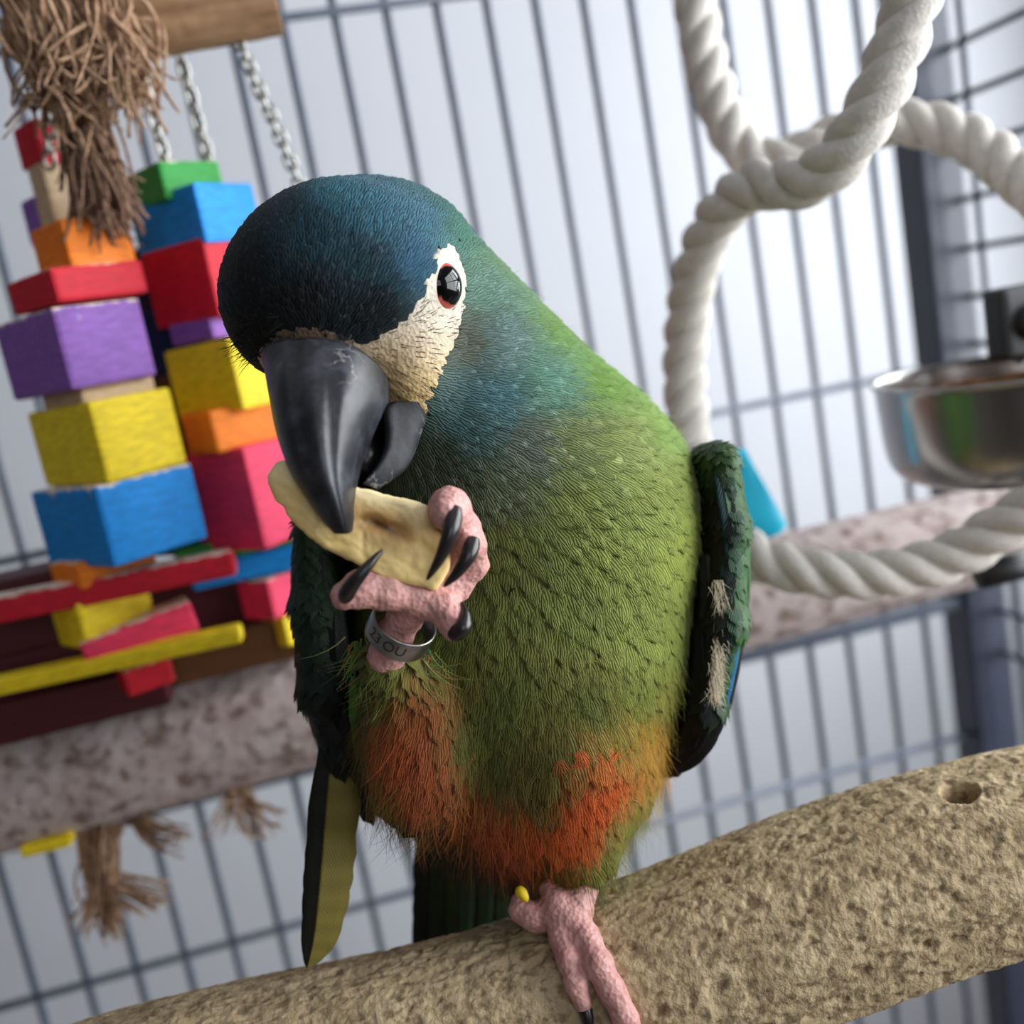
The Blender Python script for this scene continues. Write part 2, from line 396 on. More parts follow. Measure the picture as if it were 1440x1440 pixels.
PZ = 60
Pa = q2w(q(-60, 1650, 10)); Pb = q2w(q(1620, 1158, 75)); Pa, Pb = Pa + (Pa - Pb) * 0.25, Pb + (Pb - Pa) * 0.12
def pbend(t): return np.stack([0 * t, 0 * t, 0.0035 * np.sin(t * 9.0 + 0.5) - 0.002 * np.cos(t * 3)], -1)
hole_c = None
Vp, Fp = rough_log('perch', Pa, Pb, 137 * U * (1 + 0.02 * np.sin(np.linspace(-2.75, 12.3, 1000))), MT['perch'], 0.0013, 300, 1000, 300, bend=lambda t: pbend(t * 1.37 - 0.25), groove=0.0006)
bv = BVHTree.FromPolygons([tuple(v) for v in Vp], Fp)
def hit(px, py, tree):
    d = Vector(C2W @ unit(np.array([(px - 720) / F, (py - 720) / F, 1.0]))); h = tree.ray_cast(Vector(CAM), d)
    return None if h[0] is None else np.array(h[0])
hc = hit(1350, 1112, bv)
Vp, Fp = rough_log('perch', Pa, Pb, 137 * U * (1 + 0.02 * np.sin(np.linspace(-2.75, 12.3, 1000))), MT['perch'], 0.0013, 300, 1000, 300, bend=lambda t: pbend(t * 1.37 - 0.25), groove=0.0006,
                   hole=(hc, 24 * U, 0.026, 1.15))
perch = mobj('perch', Vp, Fp, MT['perch'])
tag(perch, 'thick tan rough stone perch the parrot stands on, with a drilled hole', 'perch')
perch_bvh = BVHTree.FromPolygons([tuple(v) for v in Vp], Fp)

Ly = 0.448
la = PY(240, 1046, Ly); lb = PY(1250, 786, Ly); ld = unit(lb - la)
Vl, Fl = rough_log('ledge', la - ld * 0.26, lb + ld * 0.085, np.linspace(0.0272, 0.0236, 420), MT['ledge'], 0.0009, 230, 420, 100)
ledge = mobj('ledge_perch', Vl, Fl, MT['ledge'])
tag(ledge, 'long speckled pinkish grey stone perch running across the cage behind the parrot', 'perch')

# ------------------------------------------------------------------ spiral rope
rp = [(968, -120, .43), (974, -40, .43), (985, 50, .43), (1010, 145, .43), (1050, 215, .425), (1105, 226, .42), (1180, 192, .415), (1270, 172, .41), (1360, 195, .40), (1432, 248, .385), (1520, 330, .36),
      (1620, 480, .34), (1600, 620, .345), (1510, 690, .36), (1430, 728, .37), (1340, 782, .38), (1240, 808, .385), (1150, 806, .39), (1075, 788, .40), (1015, 745, .415), (978, 680, .425), (968, 600, .43), (963, 500, .43),
      (974, 400, .415), (1005, 312, .395), (1058, 262, .375), (1120, 258, .36), (1180, 222, .345), (1232, 140, .335), (1268, 50, .33), (1292, -40, .325), (1308, -140, .32)]
path = catmull([PD(*p) for p in rp], 1400)
seg = np.r_[0, np.cumsum(np.linalg.norm(np.diff(path, axis=0), axis=1))]
path = np.stack([np.interp(np.linspace(0, seg[-1], 1400), seg, path[:, i]) for i in range(3)], -1)
T, Nn, Bn = frames(path); sl = np.linspace(0, seg[-1], 1400); RR = 0.0088
rope = empty('rope_perch', path[0], 'thick white twisted cotton rope perch coiled through the cage', 'rope')
for k in range(3):
    a = sl / 0.040 * 2 * math.pi + k * 2 * math.pi / 3
    V, Fc = tube(path + 0.52 * RR * (np.cos(a)[:, None] * Nn + np.sin(a)[:, None] * Bn), 0.56 * RR, 14)
    mobj('strand', V, Fc, MT['rope'], rope)

# ------------------------------------------------------------------ steel bowl and its bracket
bc = PD(1408, 522, 0.405)
bo = empty('food_bowl', bc - np.array([0, 0, 0.040]), 'round stainless steel food bowl hung on the side of the cage', 'bowl')
prof = [(0.0, -0.040), (0.030, -0.040), (0.038, -0.0385), (0.0435, -0.034), (0.0460, -0.026), (0.0472, -0.010), (0.0478, 0.0), (0.0492, 0.0006), (0.0494, 0.0016), (0.0482, 0.0018), (0.0470, 0.0006), (0.0462, -0.010), (0.0450, -0.026), (0.0425, -0.033), (0.037, -0.0375), (0.0, -0.039)]
pr = catmull(np.array([(a, b, 0) for a, b in prof]), 70)[:, :2]; pr[0, 0] = pr[-1, 0] = 1e-5; pr[:, 0] = np.maximum(pr[:, 0], 1e-5)
V, Fc = lathe(pr, 72); mobj('basin', V + bc, Fc, MT['steel'], bo)
seedm = plain('seed_mix', (150, 96, 44), 0.8, noise=0.5, nscale=300, rgb2=(92, 60, 30))
SB = Bag(); r2 = np.random.default_rng(5)
for k in range(700):
    a = r2.random() * 6.283; r = 0.0425 * math.sqrt(r2.random()); V, Fc = bev_box(0.005, 0.0032, 0.0026, 0.0008, 1)
    V = rotz(V, r2.random() * 6.28); SB.add(V + bc + np.array([r * math.cos(a), r * math.sin(a), -0.0105 + 0.003 * r2.random()]), Fc)
V, Fc = SB.out(); so = mobj('seed_mix', V, Fc, seedm); tag(so, 'brown seed mix filling the steel food bowl', 'bird food', kind='stuff')
br = empty('bowl_bracket', PD(1440, 450, 0.425), 'black plastic bracket above the rim of the steel bowl', 'bracket')
b0 = PD(1436, 452, 0.425)
V, Fc = bev_box(0.026, 0.014, 0.030, 0.003); mobj('clamp_block', V + b0, Fc, MT['black'], br, smooth=False)
V, Fc = tube(np.array([b0 + [0, -0.010, 0.0], b0 + [0, -0.004, 0.0]]), 0.0075, 20); mobj('knob', V, Fc, MT['black'], br)
V, Fc = tube(np.array([b0 + [0, 0, -0.01], bc + [0.035, 0.035, -0.003]]), 0.002, 8); mobj('arm', V, Fc, MT['black'], br)
pb = PD(1432, 812, 0.40); bk = empty('perch_bolt', pb, 'black bolt and washer under the stone ledge beside the corner post', 'bolt')
V, Fc = tube(np.array([pb + [-0.008, 0.012, 0], pb + [0.02, 0.012, 0]]), 0.0055, 16); mobj('washer', V, Fc, MT['black'], bk)
V, Fc = tube(np.array([pb + [0.01, 0.012, 0], pb + [0.05, 0.012, 0]]), 0.003, 12); mobj('shaft', V, Fc, MT['black'], bk)

# cyan piece tied to the rope
def prism(poly, d0, d1, th):
    """outline at real depth with real thickness, rounded a little at the rim"""
    n = len(poly); P = np.array([PD(x, y, d0 + (d1 - d0) * k) for (x, y), k in zip(poly, np.linspace(0, 1, n))]); nrm = C2W[:, 2]; c = P.mean(0)
    rows = [c + (P - c) * 0.93 - nrm * th * 0.5, P - nrm * th * 0.3, P + nrm * th * 0.3, c + (P - c) * 0.93 + nrm * th * 0.5]
    V = np.vstack(rows + [[c - nrm * th * 0.5], [c + nrm * th * 0.5]]); Fc = grid_faces(4, n).tolist(); k = np.arange(n)
    Fc += [[4 * n, (i + 1) % n, i] for i in range(n)] + [[4 * n + 1, 3 * n + i, 3 * n + (i + 1) % n] for i in range(n)]
    return V, Fc
cy = plain('cyan_plastic', (20, 200, 240), 0.45)
V, Fc = prism([(1024, 640), (1047, 630), (1062, 660), (1105, 736), (1098, 748), (1080, 757), (1050, 735), (1030, 700)], 0.43, 0.43, 0.006)
tag(mobj('plastic_tag', V, Fc, cy), 'bright cyan plastic tag behind the folded wing and white rope', 'tag')

# ------------------------------------------------------------------ hanging toy of coloured blocks
def block_mat(name, rgb, worn):
    m, nt, b = newmat(name); L = nt.links.new; tc = N(nt, 'ShaderNodeTexCoord')
    mp = N(nt, 'ShaderNodeMapping'); mp.inputs['Scale'].default_value = (1, 1, 5); L(tc.outputs['Object'], mp.inputs[0])
    nz = N(nt, 'ShaderNodeTexNoise'); setin(nz, Scale=160.0, Detail=4.0); L(mp.outputs[0], nz.inputs['Vector'])
    rp = N(nt, 'ShaderNodeValToRGB'); c = lin(rgb); rp.color_ramp.elements[0].color = tuple(c * 0.75) + (1,); rp.color_ramp.elements[1].color = tuple(np.minimum(c * 1.12, 1)) + (1,)
    rp.color_ramp.elements[0].position = 0.3; rp.color_ramp.elements[1].position = 0.7; L(nz.outputs['Fac'], rp.inputs[0])
    # upper end grain paled: dye chewed off, plus painted top-face glare
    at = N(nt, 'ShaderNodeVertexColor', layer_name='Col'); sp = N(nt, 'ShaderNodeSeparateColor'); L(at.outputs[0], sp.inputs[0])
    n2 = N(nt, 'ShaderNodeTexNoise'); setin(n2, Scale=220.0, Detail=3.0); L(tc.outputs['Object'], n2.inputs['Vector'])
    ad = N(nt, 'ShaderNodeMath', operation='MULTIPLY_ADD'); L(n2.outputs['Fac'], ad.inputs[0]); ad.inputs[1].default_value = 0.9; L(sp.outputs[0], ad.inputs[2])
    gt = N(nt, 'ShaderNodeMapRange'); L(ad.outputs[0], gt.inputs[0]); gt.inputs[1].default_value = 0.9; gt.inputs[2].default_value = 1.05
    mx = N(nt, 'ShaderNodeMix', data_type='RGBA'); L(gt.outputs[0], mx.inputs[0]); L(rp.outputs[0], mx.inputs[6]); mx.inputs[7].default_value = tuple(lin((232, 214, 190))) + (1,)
    L(mx.outputs[2], b.inputs['Base Color']); b.inputs['Roughness'].default_value = 0.6; b.inputs['Specular IOR Level'].default_value = 0.35
    bp = N(nt, 'ShaderNodeBump'); setin(bp, Strength=0.3, Distance=0.0004); L(nz.outputs['Fac'], bp.inputs['Height']); L(bp.outputs[0], b.inputs['Normal'])
    return m
BC = dict(orange=(250, 130, 20), red=(205, 22, 44), purple=(140, 92, 178), natural=(206, 178, 142), yellow=(246, 214, 30), blue=(10, 140, 225), green=(46, 150, 62), pink=(240, 60, 100), shade_maroon=(74, 14, 24), shade_umber=(92, 56, 22), plum=(42, 26, 46), shade_navy=(12, 34, 66))  # last four colours are dark with shade painted in
BM = {k: block_mat(k + '_dyed_wood', v, 0) for k, v in BC.items()}
def block(px, py, Y, sa, sb, h, yaw, colour, label, worn=False, tilt=0.0, name='toy_block'):
    """sa: width of the face turned to the right-hand window, sb: width of the face turned left"""
    V, Fc = bev_box(sa, sb, h, 0.0016, 2)
    worn_glare_m = np.zeros((len(V), 3))
    if worn: worn_glare_m[:] = sstep(0.38, 0.5, V[:, 2] / h)[:, None] * 0.62
    V = V + 0.0006 * fbm(V * 120 + px, 2)[:, None]
    ct, st = math.cos(tilt), math.sin(tilt); V = V @ np.array([[ct, 0, st], [0, 1, 0], [-st, 0, ct]]).T
    V = rotz(V, yaw); c = PY(px, py, Y)
    o = mobj(name, V + c, Fc, BM[colour], smooth=False, cols=worn_glare_m)
    tag(o, label, 'toy block', 'coloured wooden blocks of the hanging toy'); return o
TY = 0.415; A1 = math.radians(38)
# column under the frayed jute (nearest the window of the cage door)
block(118, 348, TY, 0.026, 0.024, 0.018, A1, 'orange', 'orange wooden block below the frayed jute bundle, above the flat red block')
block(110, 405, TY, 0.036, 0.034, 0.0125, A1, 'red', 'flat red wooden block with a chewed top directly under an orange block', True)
block(106, 493, TY, 0.034, 0.046, 0.029, A1, 'purple', 'purple wooden block with a top edge paled by wear and painted glare', True)
block(140, 556, TY, 0.030, 0.030, 0.0085, A1, 'natural', 'thin bare wood spacer between the purple and yellow blocks')
block(150, 616, TY, 0.033, 0.048, 0.029, A1, 'yellow', 'yellow wooden block standing on a bright blue block')
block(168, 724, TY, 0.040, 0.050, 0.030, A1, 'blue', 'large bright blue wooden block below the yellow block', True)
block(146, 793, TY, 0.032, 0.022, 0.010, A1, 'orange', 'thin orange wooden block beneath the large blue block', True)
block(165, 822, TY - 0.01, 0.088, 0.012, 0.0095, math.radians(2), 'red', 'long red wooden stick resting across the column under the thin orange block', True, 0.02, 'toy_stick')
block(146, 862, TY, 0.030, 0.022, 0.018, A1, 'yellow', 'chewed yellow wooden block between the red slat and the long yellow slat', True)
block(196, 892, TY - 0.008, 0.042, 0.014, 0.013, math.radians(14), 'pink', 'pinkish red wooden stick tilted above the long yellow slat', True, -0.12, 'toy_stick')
block(168, 926, TY - 0.016, 0.092, 0.012, 0.0062, math.radians(-2), 'yellow', 'long thin yellow wooden stick at the bottom of the toy', False, 0.0, 'toy_stick')
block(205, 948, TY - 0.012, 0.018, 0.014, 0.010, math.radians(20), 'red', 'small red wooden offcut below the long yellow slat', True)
block(118, 978, TY + 0.004, 0.066, 0.03, 0.016, math.radians(3), 'shade_maroon', 'dark red wooden stick hanging lowest, against the stone ledge', False, 0.0, 'toy_stick')
# second column, half hidden by the parrot's head
A2 = math.radians(46); T2 = 0.43
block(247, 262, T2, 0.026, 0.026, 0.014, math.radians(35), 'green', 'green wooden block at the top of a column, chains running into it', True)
block(276, 312, T2, 0.030, 0.038, 0.022, A2, 'blue', 'blue wooden block under the green block beside the parrot head')
block(293, 397, T2, 0.030, 0.036, 0.030, A2, 'red', 'red wooden block under a blue block beside the parrot head')
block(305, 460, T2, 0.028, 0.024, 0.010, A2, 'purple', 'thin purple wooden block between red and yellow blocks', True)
block(330, 527, T2, 0.034, 0.037, 0.028, A2, 'yellow', 'yellow wooden block beside the parrot beak')
block(335, 598, T2 - 0.006, 0.036, 0.022, 0.017, math.radians(35), 'orange', 'orange wooden block between yellow and pinkish red blocks')
block(362, 690, T2, 0.040, 0.037, 0.040, A2, 'pink', 'tall pinkish red wooden block behind the fruit slice')
block(352, 764, T2, 0.060, 0.012, 0.009, math.radians(3), 'green', 'green wooden stick below the tall pinkish red block', False, 0.0, 'toy_stick')
block(365, 790, T2 - 0.002, 0.055, 0.012, 0.010, math.radians(3), 'blue', 'blue wooden stick directly under a green slat', False, 0.0, 'toy_stick')
block(388, 832, T2, 0.024, 0.018, 0.016, A2, 'pink', 'small pinkish red wooden block with top paled by wear and painted glare near the dark wing', True)
block(402, 882, T2, 0.014, 0.014, 0.013, A2, 'yellow', 'small yellow wooden block low beside the dark wing')
block(318, 852, T2 + 0.012, 0.058, 0.02, 0.030, math.radians(5), 'shade_maroon', 'dark red wooden stick with shade painted in, deep behind the slats', False, 0.0, 'toy_stick')
block(300, 914, T2 + 0.004, 0.076, 0.02, 0.018, math.radians(0), 'shade_umber', 'dark brown wooden stick with shade painted in, lying on the stone ledge', False, 0.0, 'toy_stick')
# blocks of the column behind, dark colours painted in as shade, seen in the gap between the two front columns
block(215, 405, 0.452, 0.022, 0.030, 0.030, A2, 'plum', 'wooden block painted purple-black as shade in the gap beside a flat red block')
block(232, 490, 0.452, 0.022, 0.030, 0.030, A2, 'shade_navy', 'wooden block painted blue-black as shade in the gap between the purple and yellow blocks')
block(250, 580, 0.452, 0.024, 0.030, 0.032, A2, 'shade_umber', 'wooden block painted brown-black as shade in the gap between two yellow blocks')
block(268, 668, 0.452, 0.024, 0.030, 0.032, A2, 'shade_maroon', 'wooden block painted red-black as shade in the gap beside the large blue block')
block(250, 740, 0.452, 0.034, 0.030, 0.018, A2, 'plum', 'low wooden block painted purple-black as shade behind the large blue block')
block(60, 850, 0.440, 0.050, 0.030, 0.030, math.radians(10), 'shade_maroon', 'wooden block painted red-black as shade behind the red and yellow sticks')
block(235, 850, 0.450, 0.050, 0.020, 0.034, math.radians(5), 'plum', 'wooden block painted purple-black as shade deep behind the sticks')
block(60, 912, 0.440, 0.060, 0.030, 0.026, math.radians(10), 'shade_maroon', 'wooden block painted red-black as shade behind the long yellow stick')
# block far left, partly behind the jute
block(62, 205, 0.44, 0.014, 0.016, 0.016, A1, 'red', 'small red wooden block hanging behind the frayed jute')
block(82, 262, 0.44, 0.016, 0.012, 0.034, A1, 'natural', 'pale bare wood peg hanging behind the frayed jute')
block(72, 310, 0.45, 0.014, 0.016, 0.018, A1, 'purple', 'greyish purple wooden block behind the frayed jute, near an orange block')

# wooden bar on top
wa = PY(120, 45, 0.425); wb = PY(386, -2, 0.425)
Vw, Fw = rough_log('bar', wa, wb, 0.0125, MT['wood'], 0.0006, 150, 80, 40)
tag(mobj('wooden_bar', Vw, Fw, MT['wood']), 'round bare wooden bar the toy chains hang from', 'wooden bar')

# chains
def link_mesh():
    a = np.arange(20) * 2 * math.pi / 20
    P = np.stack([0.0020 * np.cos(a), 0 * a, 0.0020 * np.sin(a) + 0.0014 * np.sign(np.sin(a))], -1)
    P = np.vstack([P, P[:1]]); ns = 6; T = unit(np.roll(P[:-1], -1, 0) - np.roll(P[:-1], 1, 0)); B = np.tile([0, 1.0, 0], (20, 1)); Nn = np.cross(T, B)
    b = np.arange(ns) * 2 * math.pi / ns
    V = P[:-1, None] + 0.00085 * (np.cos(b)[None, :, None] * Nn[:, None] + np.sin(b)[None, :, None] * B[:, None])
    r, c = np.meshgrid(np.arange(20), np.arange(ns), indexing='ij')
    Fc = np.stack([r * ns + c, r * ns + (c + 1) % ns, ((r + 1) % 20) * ns + (c + 1) % ns, ((r + 1) % 20) * ns + c], -1).reshape(-1, 4)
    return make_mesh('link', V.reshape(-1, 3), Fc, MT['chain'])
LINK = link_mesh()
def chain(p0, p1, label):
    p0 = np.array(p0); p1 = np.array(p1); L = np.linalg.norm(p1 - p0); n = int(L / 0.0046)
    o = empty('chain', p0, label, 'chain', 'steel chains of the hanging toy'); d = Vector(unit(p1 - p0)); rq = Vector((0, 0, 1)).rotation_difference(d)
    for k in range(n):
        l = bpy.data.objects.new('link', LINK); link(l, o)
        jit = (random.random() - 0.5) * 0.0008
        l.location = Vector(((p1 - p0) * (k + 0.5) / n).tolist()) + Vector((jit, 0, 0))
        l.rotation_mode = 'QUATERNION'; l.rotation_quaternion = rq @ Matrix.Rotation(math.radians(40 + 90 * (k % 2)), 3, 'Z').to_quaternion()
    return o
chain(PY(188, 62, .418), PY(236, 236, .428), 'steel chain running from the wooden bar down into the green block')
chain(PY(252, 70, .435), PY(310, 285, .445), 'dull steel chain hanging behind the green block')
chain(PY(332, 48, .425), PY(440, 300, .43), 'steel chain running down behind the parrot crown')
chain(PY(112, 110, .425), PY(140, 205, .43), 'short steel chain showing beside the frayed jute bundle')
chain(PY(66, 150, .425), PY(70, 235, .428), 'short steel chain in front of the small red hanging block')

# jute
def tassel(name, curves, n, spread, rad, mat, label, seed):
    r = np.random.default_rng(seed); B = Bag()
    for k in range(n):
        c = curves[k % len(curves)]; P = catmull(np.array(c), 14); t = np.linspace(0, 1, 14)[:, None]
        o = r.normal(size=3) * spread; e = r.normal(size=3) * spread * 1.3; wob = r.normal(size=3) * spread * 0.8
        P = P + o * (0.35 + 0.65 * t) + e * t ** 2 + wob * np.sin(t * (4 + 3 * r.random()) + r.random() * 6)
        V, Fc = tube(P, rad * (0.6 + 0.8 * r.random()) * (1 - 0.5 * t[:, 0]), 5); B.add(V, Fc)
    V, Fc = B.out(); return tag(mobj(name, V, Fc, mat), label, 'jute tassel', 'frayed jute of the hanging toy')
JY = 0.395
tassel('jute_bundle', [[PY(60, -60, JY), PY(95, 60, JY), PY(90, 130, JY)], [PY(130, -60, JY), PY(150, 40, JY), PY(140, 120, JY)], [PY(20, -40, JY), PY(60, 80, JY), PY(120, 150, JY)],
                       [PY(110, 0, JY), PY(165, 70, JY), PY(165, 130, JY)]], 330, 0.0046, 0.0010, MT['jute'], 'frayed brown jute bundle tied round the wooden bar end', 1)
tassel('jute_tassel', [[PY(95, 110, JY + .01), PY(120, 200, JY + .01), PY(150, 310, JY + .01)], [PY(80, 100, JY + .01), PY(125, 180, JY + .01), PY(165, 290, JY + .01)]], 170, 0.0036, 0.0009, MT['jute_dark'], 'long dark jute tassel hanging above the orange block', 2)
tassel('jute_tassel', [[PY(150, 1150, .44), PY(150, 1200, .43), PY(150, 1300, .425)], [PY(165, 1150, .44), PY(150, 1230, .43), PY(220, 1270, .42)], [PY(140, 1150, .44), PY(140, 1230, .43), PY(118, 1295, .42)], [PY(120, 1160, .44), PY(135, 1240, .43), PY(160, 1305, .425)]], 90, 0.0022, 0.0008, MT['jute'], 'long frayed jute tassel hanging below the stone ledge', 3)
tassel('jute_tassel', [[PY(320, 1100, .44), PY(325, 1130, .43), PY(300, 1168, .42)], [PY(330, 1100, .44), PY(340, 1135, .43), PY(350, 1170, .42)], [PY(340, 1100, .44), PY(350, 1130, .43), PY(380, 1150, .42)]], 36, 0.0022, 0.0006, MT['jute'], 'short wispy jute tuft below the stone ledge near the dark wing', 4)
tassel('jute_tassel', [[PY(190, 1140, .44), PY(220, 1160, .43), PY(262, 1170, .425)], [PY(180, 1150, .44), PY(215, 1180, .43), PY(240, 1188, .425)]], 24, 0.0018, 0.0007, MT['jute'], 'small sideways jute tuft between the two hanging tufts of the ledge', 5)
block(68, 1184, 0.43, 0.020, 0.010, 0.005, math.radians(-2), 'yellow', 'thin yellow wooden stick poking out below the stone ledge', False, 0.0, 'toy_stick')

# ------------------------------------------------------------------ the parrot
root_p = hit(800, 1300, perch_bvh)
parrot = empty('parrot', root_p, 'green parrot with teal crown, white face patch and black beak, eating on one leg', 'parrot')

CH = [(q(535, 408, 45), 158), (q(740, 742, 140), 266), (q(735, 900, 140), 256), (q(740, 1036, 125), 212)]
FL = 0.86
def body_sdf(P):
    def fl(a): a = np.array(a, float); a[..., 2] = (a[..., 2] - F - 120) / FL; return a
    Pf = fl(P); d = None
    for (a, ra), (b, rb) in zip(CH[:-1], CH[1:]):
        x = sd_cone(Pf, fl(a), fl(b), ra, rb); d = x if d is None else smin(d, x, 30)
    hd = sd_ell(P, q(490, 408, -35), (160, 146, 164))
    hd = smin(hd, sd_ell(P, q(438, 424, -70), (112, 104, 118)), 40)
    d = smin(d, hd, 45)
    d = smin(d, sd_ell(P, q(582, 515, -58), (52, 78, 70)), 40)                       # cheek below the eye
    d = smin(d, sd_ell(P, q(590, 1040, -10), (84, 128, 80)), 22)                     # flank feathers of the raised leg
    d = smin(d, sd_cone(P, q(600, 1000, -10), q(548, 935, -95), 62, 34), 30)         # raised thigh
    d = smin(d, sd_cone(P, q(790, 1070, 40), q(815, 1190, 30), 120, 56), 26)         # standing thigh
    d = smin(d, sd_cone(P, q(660, 1080, 170), q(650, 1180, 225), 90, 50), 40)        # vent
    # hollow round the eye
    return d
Vb, Fb = surface_nets(body_sdf, (-480, -520, F - 320), (340, 640, F + 400), 6.0)
def grad(fn, P, e=2.0):
    g = np.stack([fn(P + np.eye(3)[i] * e) - fn(P - np.eye(3)[i] * e) for i in range(3)], -1); return unit(g)

FACE = [(627, 339), (613, 360), (603, 386), (592, 408), (578, 424), (564, 447), (547, 464), (528, 474), (510, 484), (472, 468), (437, 457), (400, 461), (374, 476), (360, 500), (372, 530), (450, 560),
        (548, 580), (576, 575), (597, 592), (606, 566), (617, 541), (634, 499), (647, 466), (656, 428), (657, 391), (647, 358), (636, 341)]
MOUTH = [(366, 505), (400, 478), (437, 474), (475, 488), (528, 504), (550, 540), (597, 592), (590, 640), (540, 690), (480, 690), (420, 660)]
ANCH = [  # px, py, plumage colour there; crown's left side also darkened with painted shade
    (400, 300, (26, 50, 62)), (470, 262, (48, 100, 116)), (540, 300, (44, 90, 108)), (600, 300, (46, 90, 110)), (520, 380, (24, 50, 60)), (580, 370, (40, 82, 106)), (340, 380, (14, 18, 20)), (440, 340, (26, 54, 66)), (430, 430, (13, 15, 17)), (520, 440, (14, 18, 22)), (370, 470, (12, 13, 14)),
    (330, 320, (18, 32, 36)), (620, 275, (50, 96, 88)), (660, 310, (60, 110, 90)), (720, 370, (74, 132, 74)), (790, 450, (88, 144, 62)), (850, 520, (104, 154, 58)), (930, 590, (122, 160, 66)),
    (690, 400, (94, 126, 112)), (700, 480, (104, 130, 126)), (690, 560, (80, 118, 126)), (655, 480, (88, 92, 78)), (650, 600, (66, 98, 96)), (620, 640, (58, 72, 54)), (760, 540, (98, 140, 122)), (740, 620, (78, 120, 104)), (700, 680, (68, 112, 82)), (640, 680, (60, 86, 60)), (600, 740, (66, 86, 46)),
    (790, 620, (112, 142, 84)), (870, 620, (142, 162, 86)), (930, 680, (134, 160, 72)), (800, 700, (104, 138, 66)), (720, 750, (84, 116, 52)), (860, 760, (120, 148, 60)), (960, 780, (150, 178, 52)), (700, 850, (86, 118, 52)), (800, 850, (92, 124, 54)), (890, 860, (116, 148, 46)), (940, 900, (138, 164, 46)),
    (620, 900, (84, 118, 46)), (720, 960, (76, 112, 44)), (820, 980, (84, 116, 42)), (900, 960, (120, 148, 42)), (940, 980, (160, 164, 50)), (920, 1030, (190, 142, 56)), (870, 1040, (128, 118, 46)), (700, 1060, (70, 104, 40)), (780, 1060, (66, 100, 40)), (760, 1110, (66, 94, 38)), (690, 1000, (74, 110, 42)),
    (540, 960, (112, 130, 56)), (590, 990, (150, 84, 48)), (560, 1050, (172, 82, 46)), (610, 1060, (148, 74, 42)), (590, 1120, (156, 78, 44)), (655, 1040, (84, 110, 44)), (655, 1120, (150, 84, 42)), (540, 1120, (110, 104, 44)), (560, 1155, (70, 92, 38)),
    (860, 1090, (214, 84, 34)), (820, 1120, (204, 80, 36)), (900, 1080, (180, 120, 46)), (770, 1160, (206, 88, 40)), (700, 1160, (164, 72, 40)), (720, 1200, (150, 70, 38)), (810, 1165, (204, 92, 42)), (880, 1140, (124, 144, 46)), (860, 1180, (104, 134, 44)), (830, 1220, (92, 128, 42)), (780, 1225, (120, 96, 40)), (640, 1200, (36, 58, 28)), (600, 1185, (40, 62, 30)), (690, 1225, (40, 60, 28)), (660, 1260, (34, 54, 28)), (910, 1110, (150, 152, 52)),
    (480, 900, (70, 96, 44)), (490, 980, (64, 92, 42)), (500, 1060, (60, 88, 40))]
def _ol(a, b_, c):
    r_, g_, bl_ = c
    if b_ > 600 and g_ > r_ and g_ > bl_: r_ = max(r_, g_ * 0.88); g_ = g_ * 0.96; bl_ = max(bl_, g_ * 0.46); r_, g_, bl_ = 0.94 * r_, 0.94 * g_, 0.94 * bl_
    elif b_ > 340 and g_ > r_ and g_ > bl_ * 1.3: r_ = max(r_, g_ * 0.70); g_ = g_ * 0.95
    return (r_, g_, bl_)
ANCH = [(a, b_, _ol(a, b_, c)) for a, b_, c in ANCH]
AXY = np.array([(a, b) for a, b, c in ANCH], float); ARGB = np.array([lin(c) for a, b, c in ANCH])
def plumage(P, nrm):
    x, y = projq(P); d2 = (x[:, None] - AXY[:, 0]) ** 2 + (y[:, None] - AXY[:, 1]) ** 2
    w = 1 / (d2 + 420) ** 1.9; c = (w[..., None] * ARGB).sum(1) / w.sum(1)[:, None]
    back = sstep(0.05, 0.5, nrm[:, 2])[:, None]
    bc_ = np.where((y < 330)[:, None] & (x < 600)[:, None], lin((40, 84, 100)), lin((70, 116, 54)))
    return c * (1 - back) + bc_ * back
MT['plume'] = feather_mat('plumage', 0.66, 0.14, 4.0, math.radians(9), 0.46, 0.00024, 0.07)
MT['wingplume'] = feather_mat('wing_plumage', 0.5, 0.22, 3.4, math.radians(30), 0.3, 0.00008)

